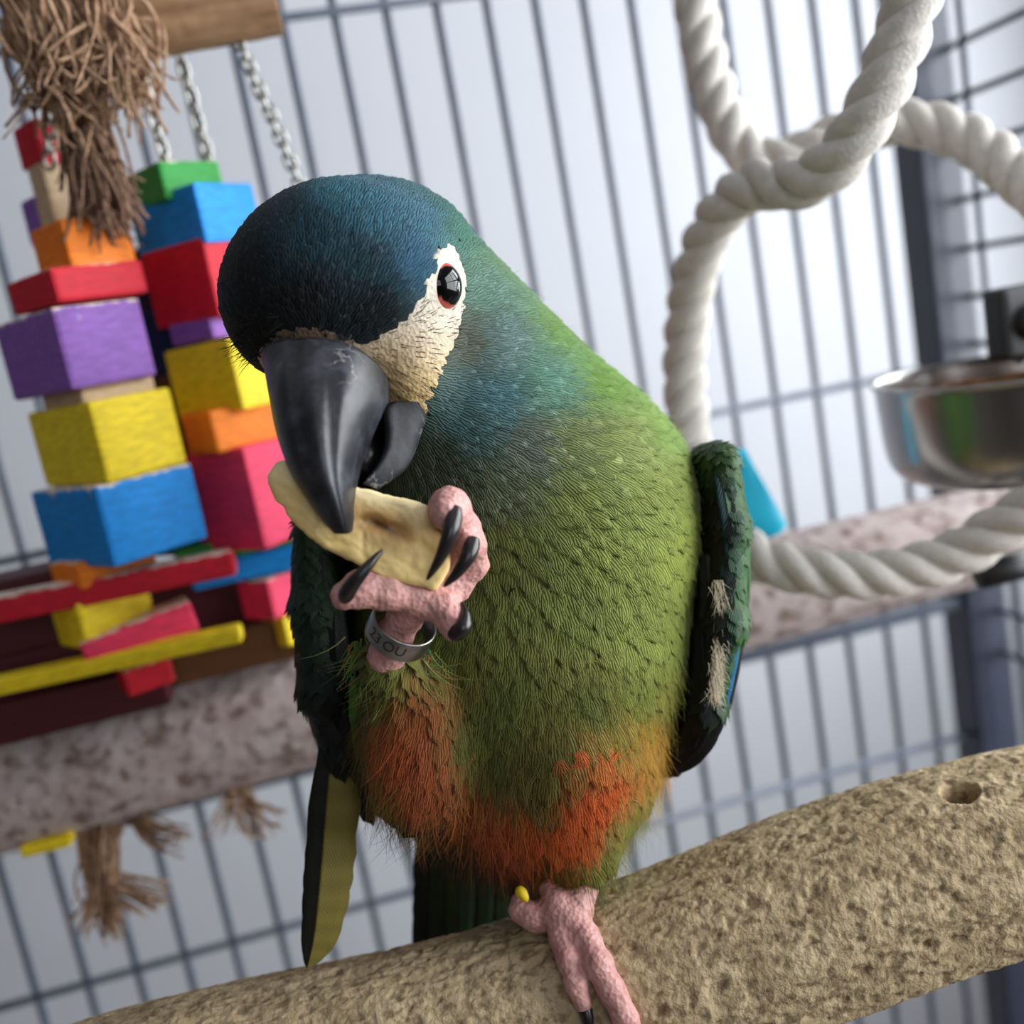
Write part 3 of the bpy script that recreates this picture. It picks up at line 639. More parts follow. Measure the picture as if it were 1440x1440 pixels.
def skin_mat(name, bscale, bdist, rough=0.55):
    m, nt, b = newmat(name); L = nt.links.new
    at = N(nt, 'ShaderNodeVertexColor', layer_name='Col'); tc = N(nt, 'ShaderNodeTexCoord')
    vo = N(nt, 'ShaderNodeTexVoronoi'); setin(vo, Scale=bscale); L(tc.outputs['Object'], vo.inputs['Vector'])
    nz = N(nt, 'ShaderNodeTexNoise'); setin(nz, Scale=bscale * 0.5, Detail=4.0); L(tc.outputs['Object'], nz.inputs['Vector'])
    bp = N(nt, 'ShaderNodeBump'); setin(bp, Strength=0.6, Distance=bdist); L(vo.outputs['Distance'], bp.inputs['Height']); L(bp.outputs[0], b.inputs['Normal'])
    mr = N(nt, 'ShaderNodeMapRange'); L(nz.outputs['Fac'], mr.inputs[0]); mr.inputs[1].default_value = 0.3; mr.inputs[2].default_value = 0.7; mr.inputs[3].default_value = 0.78; mr.inputs[4].default_value = 1.08
    cb = N(nt, 'ShaderNodeCombineColor'); [L(mr.outputs[0], cb.inputs[i]) for i in range(3)]
    mx = N(nt, 'ShaderNodeMix', data_type='RGBA', blend_type='MULTIPLY'); mx.inputs[0].default_value = 1; L(at.outputs[0], mx.inputs[6]); L(cb.outputs[0], mx.inputs[7]); L(mx.outputs[2], b.inputs['Base Color'])
    b.inputs['Roughness'].default_value = rough; b.inputs['Subsurface Weight'].default_value = 0.12; b.inputs['Subsurface Radius'].default_value = (0.002, 0.0008, 0.0005); b.inputs['Subsurface Scale'].default_value = 0.5
    return m
MT['skin'] = skin_mat('bare_skin', 900, 0.0004); MT['foot'] = skin_mat('foot_skin', 750, 0.0006, 0.5)

nb = grad(body_sdf, Vb); bx, by = projq(Vb)
colb = plumage(Vb, nb) * 0.45
face = inpoly(bx, by, FACE) & (nb[:, 2] < 0.25)
warm = sstep(420, 560, by)[:, None]
sk = lin((194, 182, 164)) * (1 - warm) + lin((206, 176, 122)) * warm
cere = (sstep(540, 500, bx) * sstep(500, 470, by))[:, None]; sk = sk * (1 - cere) + lin((112, 92, 74)) * cere
colb = np.where(face[:, None], sk, colb)
Vbw = Vb.copy()
# wrinkles of the bare skin under the eye
wr = np.sin((by - 0.55 * bx) / 3.2 + 2.5 * fbm(Vb / 26, 2)) * 1.3 * sstep(470, 540, by)
Vbw += nb * np.where(face, wr, 0)[:, None]
Vbw -= nb * np.where(face, 0, 3.0)[:, None]
body = mobj('body', q2w(Vbw), Fb, MT['skin'], parrot, cols=colb)

def scatter(V, Fq, sdf, spacing, exclude, seed, ntry):
    r = np.random.default_rng(seed)
    a, b_, c, d = V[Fq[:, 0]], V[Fq[:, 1]], V[Fq[:, 2]], V[Fq[:, 3]]
    ar = np.linalg.norm(np.cross(c - a, d - b_), axis=1) / 2; cs = np.cumsum(ar) / ar.sum()
    i = np.searchsorted(cs, r.random(ntry)); s, t = r.random(ntry)[:, None], r.random(ntry)[:, None]
    P = (a[i] * (1 - s) + b_[i] * s) * (1 - t) + (d[i] * (1 - s) + c[i] * s) * t
    sp = spacing(P); ok = ~exclude(P); P = P[ok]; sp = sp[ok]
    cell = 8.0; grid = {}; keep = []
    K = np.floor(P / cell).astype(int)
    for n in range(len(P)):
        k0, k1, k2 = K[n]; s = sp[n]; m = int(math.ceil(s / cell)); bad = False; p = P[n]
        for dx in range(-m, m + 1):
            for dy in range(-m, m + 1):
                for dz in range(-m, m + 1):
                    for o in grid.get((k0 + dx, k1 + dy, k2 + dz), ()):
                        e = P[o] - p
                        if e[0] * e[0] + e[1] * e[1] + e[2] * e[2] < s * s: bad = True; break
                    if bad: break
                if bad: break
            if bad: break
        if not bad: keep.append(n); grid.setdefault((k0, k1, k2), []).append(n)
    P = P[keep]; return P, grad(sdf, P), sp[keep]

ROWV = np.array([0, .22, .45, .68, .86, 1.0]); ROWW = np.array([.35, .8, 1.0, .92, .62, .14]); COLU = np.array([-1, -.5, 0, .5, 1.0])
def feathers(P, nrm, flow, L, Wd, col, lift, sdf, seed, jag=0.16, fringe=None, kconst=None):
    r = np.random.default_rng(seed); n = len(P)
    t = unit(flow - nrm * (flow * nrm).sum(1)[:, None]); ang = r.normal(size=n) * 0.10
    s = np.cross(nrm, t); t = unit(t * np.cos(ang)[:, None] + s * np.sin(ang)[:, None]); s = np.cross(nrm, t)
    v = ROWV[None, :, None] * np.ones((n, 1, 5)); u = COLU[None, None, :] * np.ones((n, 6, 1))
    v = v + (r.random((n, 6, 5)) - 0.5) * jag * (ROWV[None, :, None] > 0.6)
    x = u * ROWW[None, :, None] * (Wd / 2)[:, None, None]
    v = v - 0.10 * u ** 2 * (ROWV > .8)[None, :, None]
    y = v * L[:, None, None]
    lf = (lift * (1 + 0.35 * r.normal(size=n)))[:, None, None]
    Lt = 0.62 * L; kap = np.clip(2 * sdf(P + t * Lt[:, None]) / Lt ** 2, -0.001, 0.012)[:, None, None] if kconst is None else kconst; yy = y - 0.35 * L[:, None, None]
    h = lf * yy - kap * yy ** 2 / 2 + 0.6 - 0.10 * Wd[:, None, None] * (u ** 2) * ROWW[None, :, None] * 0.6
    X = P[:, None, None] + x[..., None] * s[:, None, None] + (y - 0.35 * L[:, None, None])[..., None] * t[:, None, None] + h[..., None] * nrm[:, None, None]
    base = np.arange(n)[:, None] * 30; g = grid_faces(6, 5, False)
    Fc = (base[:, :, None] + g[None]).reshape(-1, 4)
    cc = col * (1 + 0.07 * r.normal(size=n))[:, None]
    C = np.repeat(cc[:, None], 30, 1)
    if fringe is not None:
        w = sstep(0.55, 1.0, v.reshape(n, 30))[..., None] * 0.5; C = C * (1 - w) + np.repeat(fringe[:, None], 30, 1) * w
    UVc = np.stack([u * (Wd / 2)[:, None, None] + 0 * y, y + r.random(n)[:, None, None] * 50], -1).reshape(-1, 2)
    return X.reshape(-1, 3), Fc, np.clip(C.reshape(-1, 3), 0.002, 1), UVc

EYE = q(633, 402, -60)
def sp_body(P):
    x, y = projq(P); back = P[:, 2] > F + 190
    hd = np.sqrt((x - 480) ** 2 + (y - 400) ** 2)
    s = 9.6 + 6.4 * sstep(150, 480, hd); return np.where(back, 24, s)
def ex_body(P):
    x, y = projq(P); g = (P[:, 2] < F + 120)
    eye = (((x - 634) / 24) ** 2 + ((y - 402) / 44) ** 2 < 1)
    return (inpoly(x, y, FACE) | inpoly(x, y, MOUTH) | eye) & g
Pf, nf, sf = scatter(Vb, Fb, body_sdf, sp_body, ex_body, 11, 60000)
def flow_body(P):
    x, y = projq(P); b0_ = q(455, 505, -150); rad_ = unit(P - b0_)
    dn = np.stack([0.5 * np.clip((x - 700) / 260, -1, 1), np.ones(len(P)), 0.2 + 0 * x], -1)
    w = sstep(560, 930, y)[:, None]; return rad_ * (1 - w) + unit(dn) * w
fx, fy = projq(Pf); hd_ = sstep(150, 480, np.hypot(fx - 480, fy - 400))
Lf = sf * (3.3 + 0.5 * hd_) * (1 + 0.4 * sstep(950, 1150, fy)); Wf = sf * (2.3 - 0.2 * sstep(950, 1150, fy))
Lf = np.where(sf > 20, 66, Lf); Wf = np.where(sf > 20, 44, Wf)
colf = plumage(Pf, nf)
X, Fc, C, UVc = feathers(Pf, nf, flow_body(Pf), Lf, Wf, colf, 0.075, body_sdf, 5, fringe=colf * np.array([1.15, 1.2, 1.1]))
bf = mobj('body_feathers', q2w(X), Fc, MT['plume'], body, cols=C, uvs=UVc); bf['kind'] = 'stuff'

# loose barbs: fine hair-thin strands along the edge of the plumage
def wisps(starts, dirs, L, wd, cols, nrm, seed, droop=0.25):
    r = np.random.default_rng(seed); n = len(starts); k = 5; t = np.linspace(0, 1, k)[None, :, None]
    L = np.broadcast_to(L, (n,))[:, None, None] * (0.6 + 0.8 * r.random((n, 1, 1)))
    side = unit(np.cross(dirs, nrm)); b_ = r.normal(size=(n, 1, 1)) * droop
    P = starts[:, None] + dirs[:, None] * L * t + side[:, None] * b_ * L * t ** 2
    w = wd * (1 - 0.85 * t); A = P + side[:, None] * w; B = P - side[:, None] * w; Mi = P + nrm[:, None] * w * 0.8
    X = np.stack([A, Mi, B], 2).reshape(-1, 3); g = grid_faces(k, 3, False); Fc = (np.arange(n)[:, None, None] * 3 * k + g[None]).reshape(-1, 4)
    return X, Fc, np.repeat(cols, 3 * k, 0), np.zeros((n * 3 * k, 2)) + 0.3
r3 = np.random.default_rng(21)
sel = r3.random(len(Pf)) < np.where(sf > 20, 0, np.where(sf < 11, 0.2, 1.0))
Ps = Pf[sel]; ns_ = nf[sel]; fd = flow_body(Ps); fd = unit(fd - ns_ * (fd * ns_).sum(1)[:, None]); fd = unit(fd + ns_ * 0.22 + r3.normal(size=fd.shape) * 0.08)
rep = np.repeat(np.arange(len(Ps)), np.where(fy[sel] > 930, 6, 1)); jit = r3.normal(size=(len(rep), 3)) * sf[sel][rep][:, None] * 0.5
X, Fc, C, UVc = wisps(Ps[rep] + jit - ns_[rep] * ((jit * ns_[rep]).sum(1) - 0.5)[:, None], unit(fd[rep] + 0.08 * r3.normal(size=(len(rep), 3))), Lf[sel][rep] * np.where(fy[sel][rep] > 900, 0.8, 0.55), 0.5, colf[sel][rep] * (0.8 + 0.6 * r3.random((len(rep), 1))), ns_[rep], 22)
wb_ = mobj('loose_barbs', q2w(X), Fc, MT['plume'], body, cols=C, uvs=UVc); wb_['kind'] = 'stuff'

# short black bristle feathers drawn in lines over the white face
fv = np.where(face & (by > 425) & (bx > 520) & (by < 575))[0]; r4 = np.random.default_rng(9)
fv = r4.choice(fv, 170, replace=False); st = Vbw[fv]; nn = nb[fv]; dd = st - q(500, 480, -150); dd = unit(dd - nn * (dd * nn).sum(1)[:, None]); dd = unit(dd + nn * 0.15)
X, Fc, C, UVc = wisps(st, dd, 11, 0.55, np.tile(lin((22, 18, 16)), (len(st), 1)), nn, 10, 0.15)
o = mobj('face_bristles', q2w(X), Fc, MT['plume'], body, cols=C, uvs=UVc); o['kind'] = 'stuff'
# dark bristles over the root of the beak and at the edge of the forehead
bb = np.where(inpoly(bx, by, [(350, 440), (430, 445), (540, 445), (550, 470), (500, 486), (440, 466), (390, 476), (350, 512), (318, 480)]) & (nb[:, 2] < 0.3))[0]; bb = r4.choice(bb, 130)
st = Vb[bb]; nn = nb[bb]; dd = np.tile(np.array([-0.25, 0.75, -0.2]), (len(st), 1)) + r4.normal(size=(len(st), 3)) * 0.35 + np.stack([-0.6 * (projq(st)[0] < 400), 0 * st[:, 0], 0 * st[:, 0]], -1)
X, Fc, C, UVc = wisps(st, unit(dd + nn * 0.35), 22, 0.7, np.tile(lin((14, 14, 15)), (len(st), 1)), nn, 12, 0.3)
o = mobj('forehead_bristles', q2w(X), Fc, MT['plume'], body, cols=C, uvs=UVc); o['kind'] = 'stuff'

# eye
ndir = unit(np.array([0.88, 0.03, -0.47])); 
def surf_at(px, py):
    zs = np.arange(-330, 200, 1.0); pts = np.array([q(px, py, z) for z in zs]); d = body_sdf(pts); k = np.argmax(d < 0); return pts[k]
ec = surf_at(632, 402); er = 35.0; ec0 = ec - ndir * 19
e1 = unit(np.cross(ndir, [0, 1.0, 0])); e2 = np.cross(ndir, e1)
th = np.linspace(0, 1.45, 26); ph = np.arange(40) * 2 * math.pi / 40
Ve = np.array([ec0 + er * (0.92 * math.cos(t) * ndir + math.sin(t) * (math.cos(p) * e1 + math.sin(p) * e2)) for t in th for p in ph])
tt = np.repeat(th, 40)[:, None]
iris = lin((150, 52, 44)) * (1 - sstep(0.72, 1.0, tt)) + lin((196, 96, 84)) * sstep(0.72, 1.0, tt)
pe_ = (np.sin(tt[:, 0]) * np.cos(np.tile(ph, 26)) / 0.96) ** 2 + (np.sin(tt[:, 0]) * np.sin(np.tile(ph, 26)) / 0.70) ** 2
ce = np.where((pe_ < 1)[:, None], lin((6, 6, 7)), iris); ce = np.where(tt > 1.22, lin((30, 16, 14)), ce)
m, nt, b = newmat('eye_gloss'); at = N(nt, 'ShaderNodeVertexColor', layer_name='Col'); nt.links.new(at.outputs[0], b.inputs['Base Color']); b.inputs['Roughness'].default_value = 0.05; b.inputs['Specular IOR Level'].default_value = 0.32
eye = mobj('eye', q2w(Ve), grid_faces(26, 40), m, parrot, cols=ce); eye['label'] = 'dark red iris with a large black pupil'
def ring3(c, n_, a1, a2, R1, tr, ns=10, nseg=56):
    p = np.arange(nseg) * 2 * math.pi / nseg; out = []
    for k in p:
        d = math.cos(k) * a1 + math.sin(k) * a2
        for b_ in np.arange(ns) * 2 * math.pi / ns: out.append(c + d * (R1 + tr * math.cos(b_)) + n_ * tr * math.sin(b_))
    r_, c_ = np.meshgrid(np.arange(nseg), np.arange(ns), indexing='ij')
    return np.array(out), np.stack([r_ * ns + c_, r_ * ns + (c_ + 1) % ns, ((r_ + 1) % nseg) * ns + (c_ + 1) % ns, ((r_ + 1) % nseg) * ns + c_], -1).reshape(-1, 4)
V, Fc = ring3(ec0 + ndir * 9, ndir, e1, e2, er * 0.98, 4.2)
mobj('eyelid', q2w(V), Fc, MT['skin'], eye, cols=np.tile(lin((224, 210, 196)), (len(V), 1)))
V, Fc = ring3(ec0 + ndir * 12.2, ndir, e1, e2, er * 0.94, 1.7)
mobj('eyelid_rim', q2w(V), Fc, MT['skin'], eye, cols=np.tile(lin((46, 34, 30)), (len(V), 1)))

# beak
m, nt, b = newmat('beak_horn'); L = nt.links.new; tc = N(nt, 'ShaderNodeTexCoord')
n1 = N(nt, 'ShaderNodeTexNoise'); setin(n1, Scale=140.0, Detail=6.0, Roughness=0.65); L(tc.outputs['Object'], n1.inputs['Vector'])
rp_ = N(nt, 'ShaderNodeValToRGB'); E_ = rp_.color_ramp.elements; E_[0].position = 0.45; E_[1].position = 0.80; E_[0].color = tuple(lin((27, 28, 32))) + (1,); E_[1].color = tuple(lin((74, 76, 84))) + (1,); L(n1.outputs['Fac'], rp_.inputs[0])
vo = N(nt, 'ShaderNodeTexVoronoi', feature='DISTANCE_TO_EDGE'); setin(vo, Scale=95.0); 
nzd = N(nt, 'ShaderNodeTexNoise'); setin(nzd, Scale=300.0, Detail=3.0); L(tc.outputs['Object'], nzd.inputs['Vector'])
vadd = N(nt, 'ShaderNodeVectorMath', operation='MULTIPLY_ADD'); L(nzd.outputs['Color'], vadd.inputs[0]); vadd.inputs[1].default_value = (0.006, 0.006, 0.006); L(tc.outputs['Object'], vadd.inputs[2]); L(vadd.outputs[0], vo.inputs['Vector'])
cr = N(nt, 'ShaderNodeMapRange'); L(vo.outputs['Distance'], cr.inputs[0]); cr.inputs[1].default_value = 0.0; cr.inputs[2].default_value = 0.02; cr.inputs[3].default_value = 1.0; cr.inputs[4].default_value = 0.0
n4 = N(nt, 'ShaderNodeTexNoise'); setin(n4, Scale=70.0, Detail=1.0); L(tc.outputs['Object'], n4.inputs['Vector'])
g4 = N(nt, 'ShaderNodeMapRange'); L(n4.outputs['Fac'], g4.inputs[0]); g4.inputs[1].default_value = 0.54; g4.inputs[2].default_value = 0.64; g4.inputs[4].default_value = 0.5
mm = N(nt, 'ShaderNodeMath', operation='MULTIPLY'); L(cr.outputs[0], mm.inputs[0]); L(g4.outputs[0], mm.inputs[1])
mx = N(nt, 'ShaderNodeMix', data_type='RGBA'); L(mm.outputs[0], mx.inputs[0]); L(rp_.outputs[0], mx.inputs[6]); mx.inputs[7].default_value = tuple(lin((165, 162, 160))) + (1,); L(mx.outputs[2], b.inputs['Base Color'])
b.inputs['Roughness'].default_value = 0.40; b.inputs['Specular IOR Level'].default_value = 0.5
n5 = N(nt, 'ShaderNodeTexNoise'); setin(n5, Scale=420.0, Detail=3.0); L(tc.outputs['Object'], n5.inputs['Vector'])
bp = N(nt, 'ShaderNodeBump'); setin(bp, Strength=0.25, Distance=0.0004); L(n5.outputs['Fac'], bp.inputs['Height']); L(bp.outputs[0], b.inputs['Normal'])
MT['beak'] = m
rowsL = [(370, 503, -128), (383, 555, -140), (395, 610, -155), (412, 662, -182), (434, 702, -203), (453, 730, -213), (470, 750, -224)]
rowsC = [(437, 474, -205), (441, 545, -258), (447, 612, -275), (458, 667, -274), (471, 706, -262), (480, 734, -250), (484, 751, -240)]
rowsR = [(548, 545, -118), (546, 578, -128), (529, 610, -145), (509, 662, -178), (499, 702, -206), (498, 730, -216), (496, 746, -224)]
NR, NS = 60, 30
Lc, Cc, Rc = [catmull([q(*p) for p in rr], NR) for rr in (rowsL, rowsC, rowsR)]
ring_ = []
s_ = np.linspace(-1, 1, NS)
for k in range(NR):
    row = []
    for s in s_:
        E2 = Rc[k] if s >= 0 else Lc[k]; a_ = abs(s) * math.pi / 2; d_ = E2 - Cc[k]
        lat = math.sin(a_) ** 0.92; dep = 1 - math.cos(a_)
        flat_ = 0.05 * math.exp(-((abs(s) - 0.16) / 0.07) ** 2)                # shallow groove beside the culmen
        row.append(Cc[k] + np.array([d_[0] * lat, d_[1] * dep, d_[2] * (dep + flat_)]))
    for s in np.linspace(1, -1, 12)[1:-1]:                                      # hollow palate
        row.append((Lc[k] + Rc[k]) / 2 + (Rc[k] - Lc[k]) / 2 * s + np.array([0, 0, -0.35 * (1 - s * s) * ((Lc[k] + Rc[k]) / 2 - Cc[k])[2]]))
    ring_.append(row)
nc = NS + 10; V = np.array(ring_).reshape(-1, 3); Fc = grid_faces(NR, nc).tolist(); Fc += [list(range(nc))[::-1], [(NR - 1) * nc + i for i in range(nc)]]
mobj('upper_beak', q2w(V), Fc, m, parrot)['label'] = 'curved black upper beak'
lowr = [[(562, 565, -128), (586, 568, -98), (505, 598, -40)], [(549, 575, -150), (599, 588, -100), (505, 612, -30)], [(551, 608, -165), (593, 606, -112), (502, 645, -60)], [(547, 636, -180), (582, 640, -132), (500, 672, -95)], [(530, 662, -190), (567, 664, -158), (500, 690, -130)], [(512, 680, -196), (531, 689, -180), (500, 694, -168)]]
mid = 495.0; rr_ = []
for Rr, Ro, Bk in lowr:
    mi = lambda p: (2 * mid - p[0], p[1], p[2]); rr_.append(catmull([q(*Rr), q(*Ro), q(*Bk), q(*mi(Ro)), q(*mi(Rr))], 33))
rr_ = np.array(rr_); rows_ = np.stack([catmull(rr_[:, j], 28) for j in range(33)], 1)
V = rows_.reshape(-1, 3); ctr = rows_[:, [0, -1]].mean(1); inner = rows_ + (ctr[:, None] - rows_) * 0.16 ; inner = inner.reshape(-1, 3)
nV = len(V); G = grid_faces(28, 33, False); Fc = G.tolist() + (G[:, ::-1] + nV).tolist()
for k in range(27):
    for j in (0, 32):
        a_, b_ = k * 33 + j, (k + 1) * 33 + j; Fc.append([a_, b_, b_ + nV, a_ + nV] if j == 0 else [b_, a_, a_ + nV, b_ + nV])
for k in (0, 27):
    for j in range(32):
        a_, b_ = k * 33 + j, k * 33 + j + 1; Fc.append([b_, a_, a_ + nV, b_ + nV] if k == 0 else [a_, b_, b_ + nV, a_ + nV])
ml = m.copy(); ml.name = 'lower_beak_horn'; ml.node_tree.nodes['Principled BSDF'].inputs['Roughness'].default_value = 0.6; ml.node_tree.nodes['Principled BSDF'].inputs['Specular IOR Level'].default_value = 0.3
for e_ in [n for n in ml.node_tree.nodes if n.type == 'VALTORGB'][0].color_ramp.elements: e_.color = tuple(0.6 * v for v in e_.color[:3]) + (1,)
mobj('lower_beak', q2w(np.vstack([V, inner])), Fc, ml, parrot)['label'] = 'black lower beak'
tg = plain('tongue_black', (24, 20, 22), 0.35)
tp = catmull([q(500, 590, -60), q(505, 620, -110), q(510, 650, -150), q(508, 664, -165)], 20); V, Fc = tube(tp, np.interp(np.linspace(0, 1, 20), [0, .7, 1], [34, 26, 8]), 14); mobj('tongue', q2w(V), Fc, tg, parrot)
nm = plain('nostril_dark', (16, 13, 12), 0.7)
for nx_, ny_ in ((485, 471), (402, 474)):
    c_ = surf_at(nx_, ny_); V, Fc = ring3(c_, unit(grad(body_sdf, c_[None])[0]), np.array([1.0, 0, 0]), np.array([0, 1.0, -0.6]), 5.5, 3.0, 8, 24); mobj('nostril', q2w(V), Fc, nm, parrot)

# wings
def wing(pts, zs, seed, colfn, label, flow, blades, spc):
    pts_q = [(q(a, b_, c), r_) for a, b_, c, r_ in pts]; zc = F + np.mean([p[2] for p in pts])
    def sdf(P):
        def fz(a): a = np.array(a, float); a[..., 2] = (a[..., 2] - zc) / zs; return a
        Pz = fz(P); d = None
        for (a, ra), (b_, rb) in zip(pts_q[:-1], pts_q[1:]):
            x = sd_cone(Pz, fz(a), fz(b_), ra, rb); d = x if d is None else smin(d, x, 14)
        return d
    lo = np.min([p - [r_, r_, r_ * zs] for p, r_ in pts_q], 0) - 20; hi = np.max([p + [r_, r_, r_ * zs] for p, r_ in pts_q], 0) + 20
    V, Fq = surface_nets(sdf, lo, hi, 6.0); nrm = grad(sdf, V)
    w = mobj('wing', q2w(V), Fq, MT['skin'], parrot, cols=colfn(V, nrm) * 0.5); w['label'] = label
    P, n_, s_ = scatter(V, Fq, sdf, lambda P: spc(P), lambda P: np.zeros(len(P), bool), seed, 9000)
    cl = colfn(P, n_)
    X, Fc, C, UVc = feathers(P, n_, flow(P), s_ * 3.4, s_ * 1.9, cl, 0.13, sdf, seed + 1, jag=0.03, kconst=1 / 420, fringe=cl * 1.15)
    cf = mobj('covert_feathers', q2w(X), Fc, MT['wingplume'], w, cols=C, uvs=UVc); cf['kind'] = 'stuff'
    for bl in blades: blade(w, *bl)
    return w
def blade(parent, name, ctrl, wl, wr_, cl, cr_, side, nrm, label=None, cup=0.22):
    """one long flight feather: shaft curve, two vanes of their own colour and width"""
    P = catmull([q(*c) for c in ctrl], 40); t = np.linspace(0, 1, 40); T = unit(np.gradient(P, axis=0))
    nrm = np.asarray(nrm, float); sd = unit(np.cross(T, nrm)) * side; nn = unit(np.cross(sd, T)) * side
    prof = np.interp(t, [0, .08, .3, .6, .8, .93, 1], [.35, .7, 1, .95, .7, .35, .02])
    us = np.array([-1, -.66, -.33, -.08, 0, .08, .33, .66, 1.0]); wv = np.where(us < 0, wl, wr_)
    jag = 1 + 0.05 * vnoise(np.stack([t * 23, 0 * t, 0 * t], -1))
    x = us[None] * wv[None] * (prof * jag)[:, None]; h = -cup * np.abs(us[None]) ** 1.6 * wv[None] * prof[:, None] + 1.6 * (np.abs(us) < 0.05)[None] * (1 - t * 0.8)[:, None]
    X = P[:, None] + x[..., None] * sd[:, None] + h[..., None] * nn[:, None]
    X2 = X - nn[:, None] * 1.2
    C = np.where((us < 0)[None, :, None], lin(cl), lin(cr_)) * (1 + 0.10 * np.sin(np.arange(40) * 1.7))[:, None, None]
    C[:, np.abs(us) < 0.05] = lin((28, 24, 18)) 
    n9 = 40 * 9; G = grid_faces(40, 9, False); uv = np.stack([x, np.repeat((t * np.linalg.norm(np.diff(P, axis=0), axis=1).sum())[:, None], 9, 1)], -1).reshape(-1, 2)
    V = np.vstack([X.reshape(-1, 3), X2.reshape(-1, 3)]); Fc = np.vstack([G, G[:, ::-1] + n9])
    ed = []
    for k in range(39): ed += [[k * 9, (k + 1) * 9, (k + 1) * 9 + n9, k * 9 + n9], [(k + 1) * 9 + 8, k * 9 + 8, k * 9 + 8 + n9, (k + 1) * 9 + 8 + n9]]
    o = mobj(name, q2w(V), np.vstack([Fc, np.array(ed)]), MT['wingplume'], parent, cols=np.vstack([C.reshape(-1, 3)] * 2), uvs=np.vstack([uv] * 2))
    if label: o['label'] = label
    return o
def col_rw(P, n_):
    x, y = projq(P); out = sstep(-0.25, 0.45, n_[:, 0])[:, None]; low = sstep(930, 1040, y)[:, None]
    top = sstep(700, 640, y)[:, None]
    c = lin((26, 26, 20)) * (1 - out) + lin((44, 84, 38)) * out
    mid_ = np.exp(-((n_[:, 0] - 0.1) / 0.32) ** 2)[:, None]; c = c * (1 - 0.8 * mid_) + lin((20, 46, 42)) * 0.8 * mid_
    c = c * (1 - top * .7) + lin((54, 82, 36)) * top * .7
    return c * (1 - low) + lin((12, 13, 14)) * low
fl_r = lambda P: np.stack([np.interp(projq(P)[1], [600, 760, 900, 1090], [0.35, 0.1, -0.2, -0.55]), np.ones(len(P)), 0.3 + 0 * P[:, 0]], -1)
G1, G2, BL, DK, TL = (44, 94, 42), (34, 78, 34), (44, 108, 150), (14, 15, 16), (20, 50, 48)
right_blades = [
    ('flight_feather', [(1042, 700, 40), (1052, 790, 40), (1048, 880, 48), (1030, 970, 60)], 12, 10, G1, G2, 1, (0.75, 0, -0.65)),
    ('flight_feather', [(1034, 690, 30), (1046, 760, 26), (1046, 830, 32), (1036, 900, 45)], 11, 10, G1, TL, 1, (0.6, 0, -0.8)),
    ('flight_feather', [(1020, 690, 20), (1032, 750, 14), (1033, 810, 18), (1028, 850, 26)], 12, 12, TL, G2, 1, (0.4, 0, -0.9)),
    ('flight_feather', [(1010, 660, 20), (1022, 710, 8), (1028, 760, 8), (1026, 800, 14)], 12, 12, G2, TL, 1, (0.35, 0, -0.9)),
    ('flight_feather', [(1026, 790, 20), (1036, 880, 20), (1022, 980, 35), (988, 1068, 60)], 7, 9, BL, (28, 70, 110), 1, (0.2, 0, -0.98), 'blue edge of a flight feather'),
    ('flight_feather', [(1044, 820, 40), (1040, 920, 45), (1018, 1010, 60), (975, 1078, 80)], 12, 12, DK, (20, 46, 34), 1, (0.7, 0, -0.7)),
    ('flight_feather', [(1000, 900, 30), (1008, 980, 35), (985, 1050, 50), (936, 1092, 75)], 20, 22, DK, (14, 15, 17), 1, (0.1, -0.2, -0.97)),
    ('flight_feather', [(985, 880, 30), (988, 960, 30), (970, 1030, 50), (934, 1086, 80)], 16, 18, (34, 31, 24), DK, 1, (-0.2, -0.1, -0.97)),
    ('flight_feather', [(992, 780, 30), (998, 870, 26), (990, 960, 34), (962, 1040, 60)], 15, 15, (46, 42, 30), (30, 28, 22), 1, (-0.15, 0, -0.98))]
wing_r = wing([(1003, 655, 95, 36), (1012, 740, 95, 38), (1008, 870, 95, 40), (985, 985, 100, 34), (950, 1066, 110, 16)], 2.2, 31, col_rw, 'folded wing on the side with the visible eye', fl_r, right_blades, lambda P: np.interp(projq(P)[1], [600, 700, 1000], [8.5, 11, 14]))
# cream down showing along the fold of this wing
r5 = np.random.default_rng(14); nd = 800; yy = 815 + 165 * r5.random(nd); xx = np.interp(yy, [815, 860, 930, 980], [1010, 1016, 1008, 1004]) + r5.normal(size=nd) * 4.5
st = np.array([q(a, b_, 6 + 14 * r5.random()) for a, b_ in zip(xx, yy)]); dd = unit(np.stack([0.25 + 0.3 * r5.normal(size=nd), 1 + 0 * yy, -0.25 + 0.2 * r5.normal(size=nd)], -1))
X, Fc, C, UVc = wisps(st, dd, 17, 0.6, np.tile(lin((244, 230, 198)), (nd, 1)) * (0.75 + 0.4 * r5.random((nd, 1))), np.tile([0, 0, -1.0], (nd, 1)), 15, 0.3)
o = mobj('downy_edge', q2w(X), Fc, MT['plume'], wing_r, cols=np.clip(C, 0, 1), uvs=UVc); o['kind'] = 'stuff'; o['label'] = 'cream downy fringe'

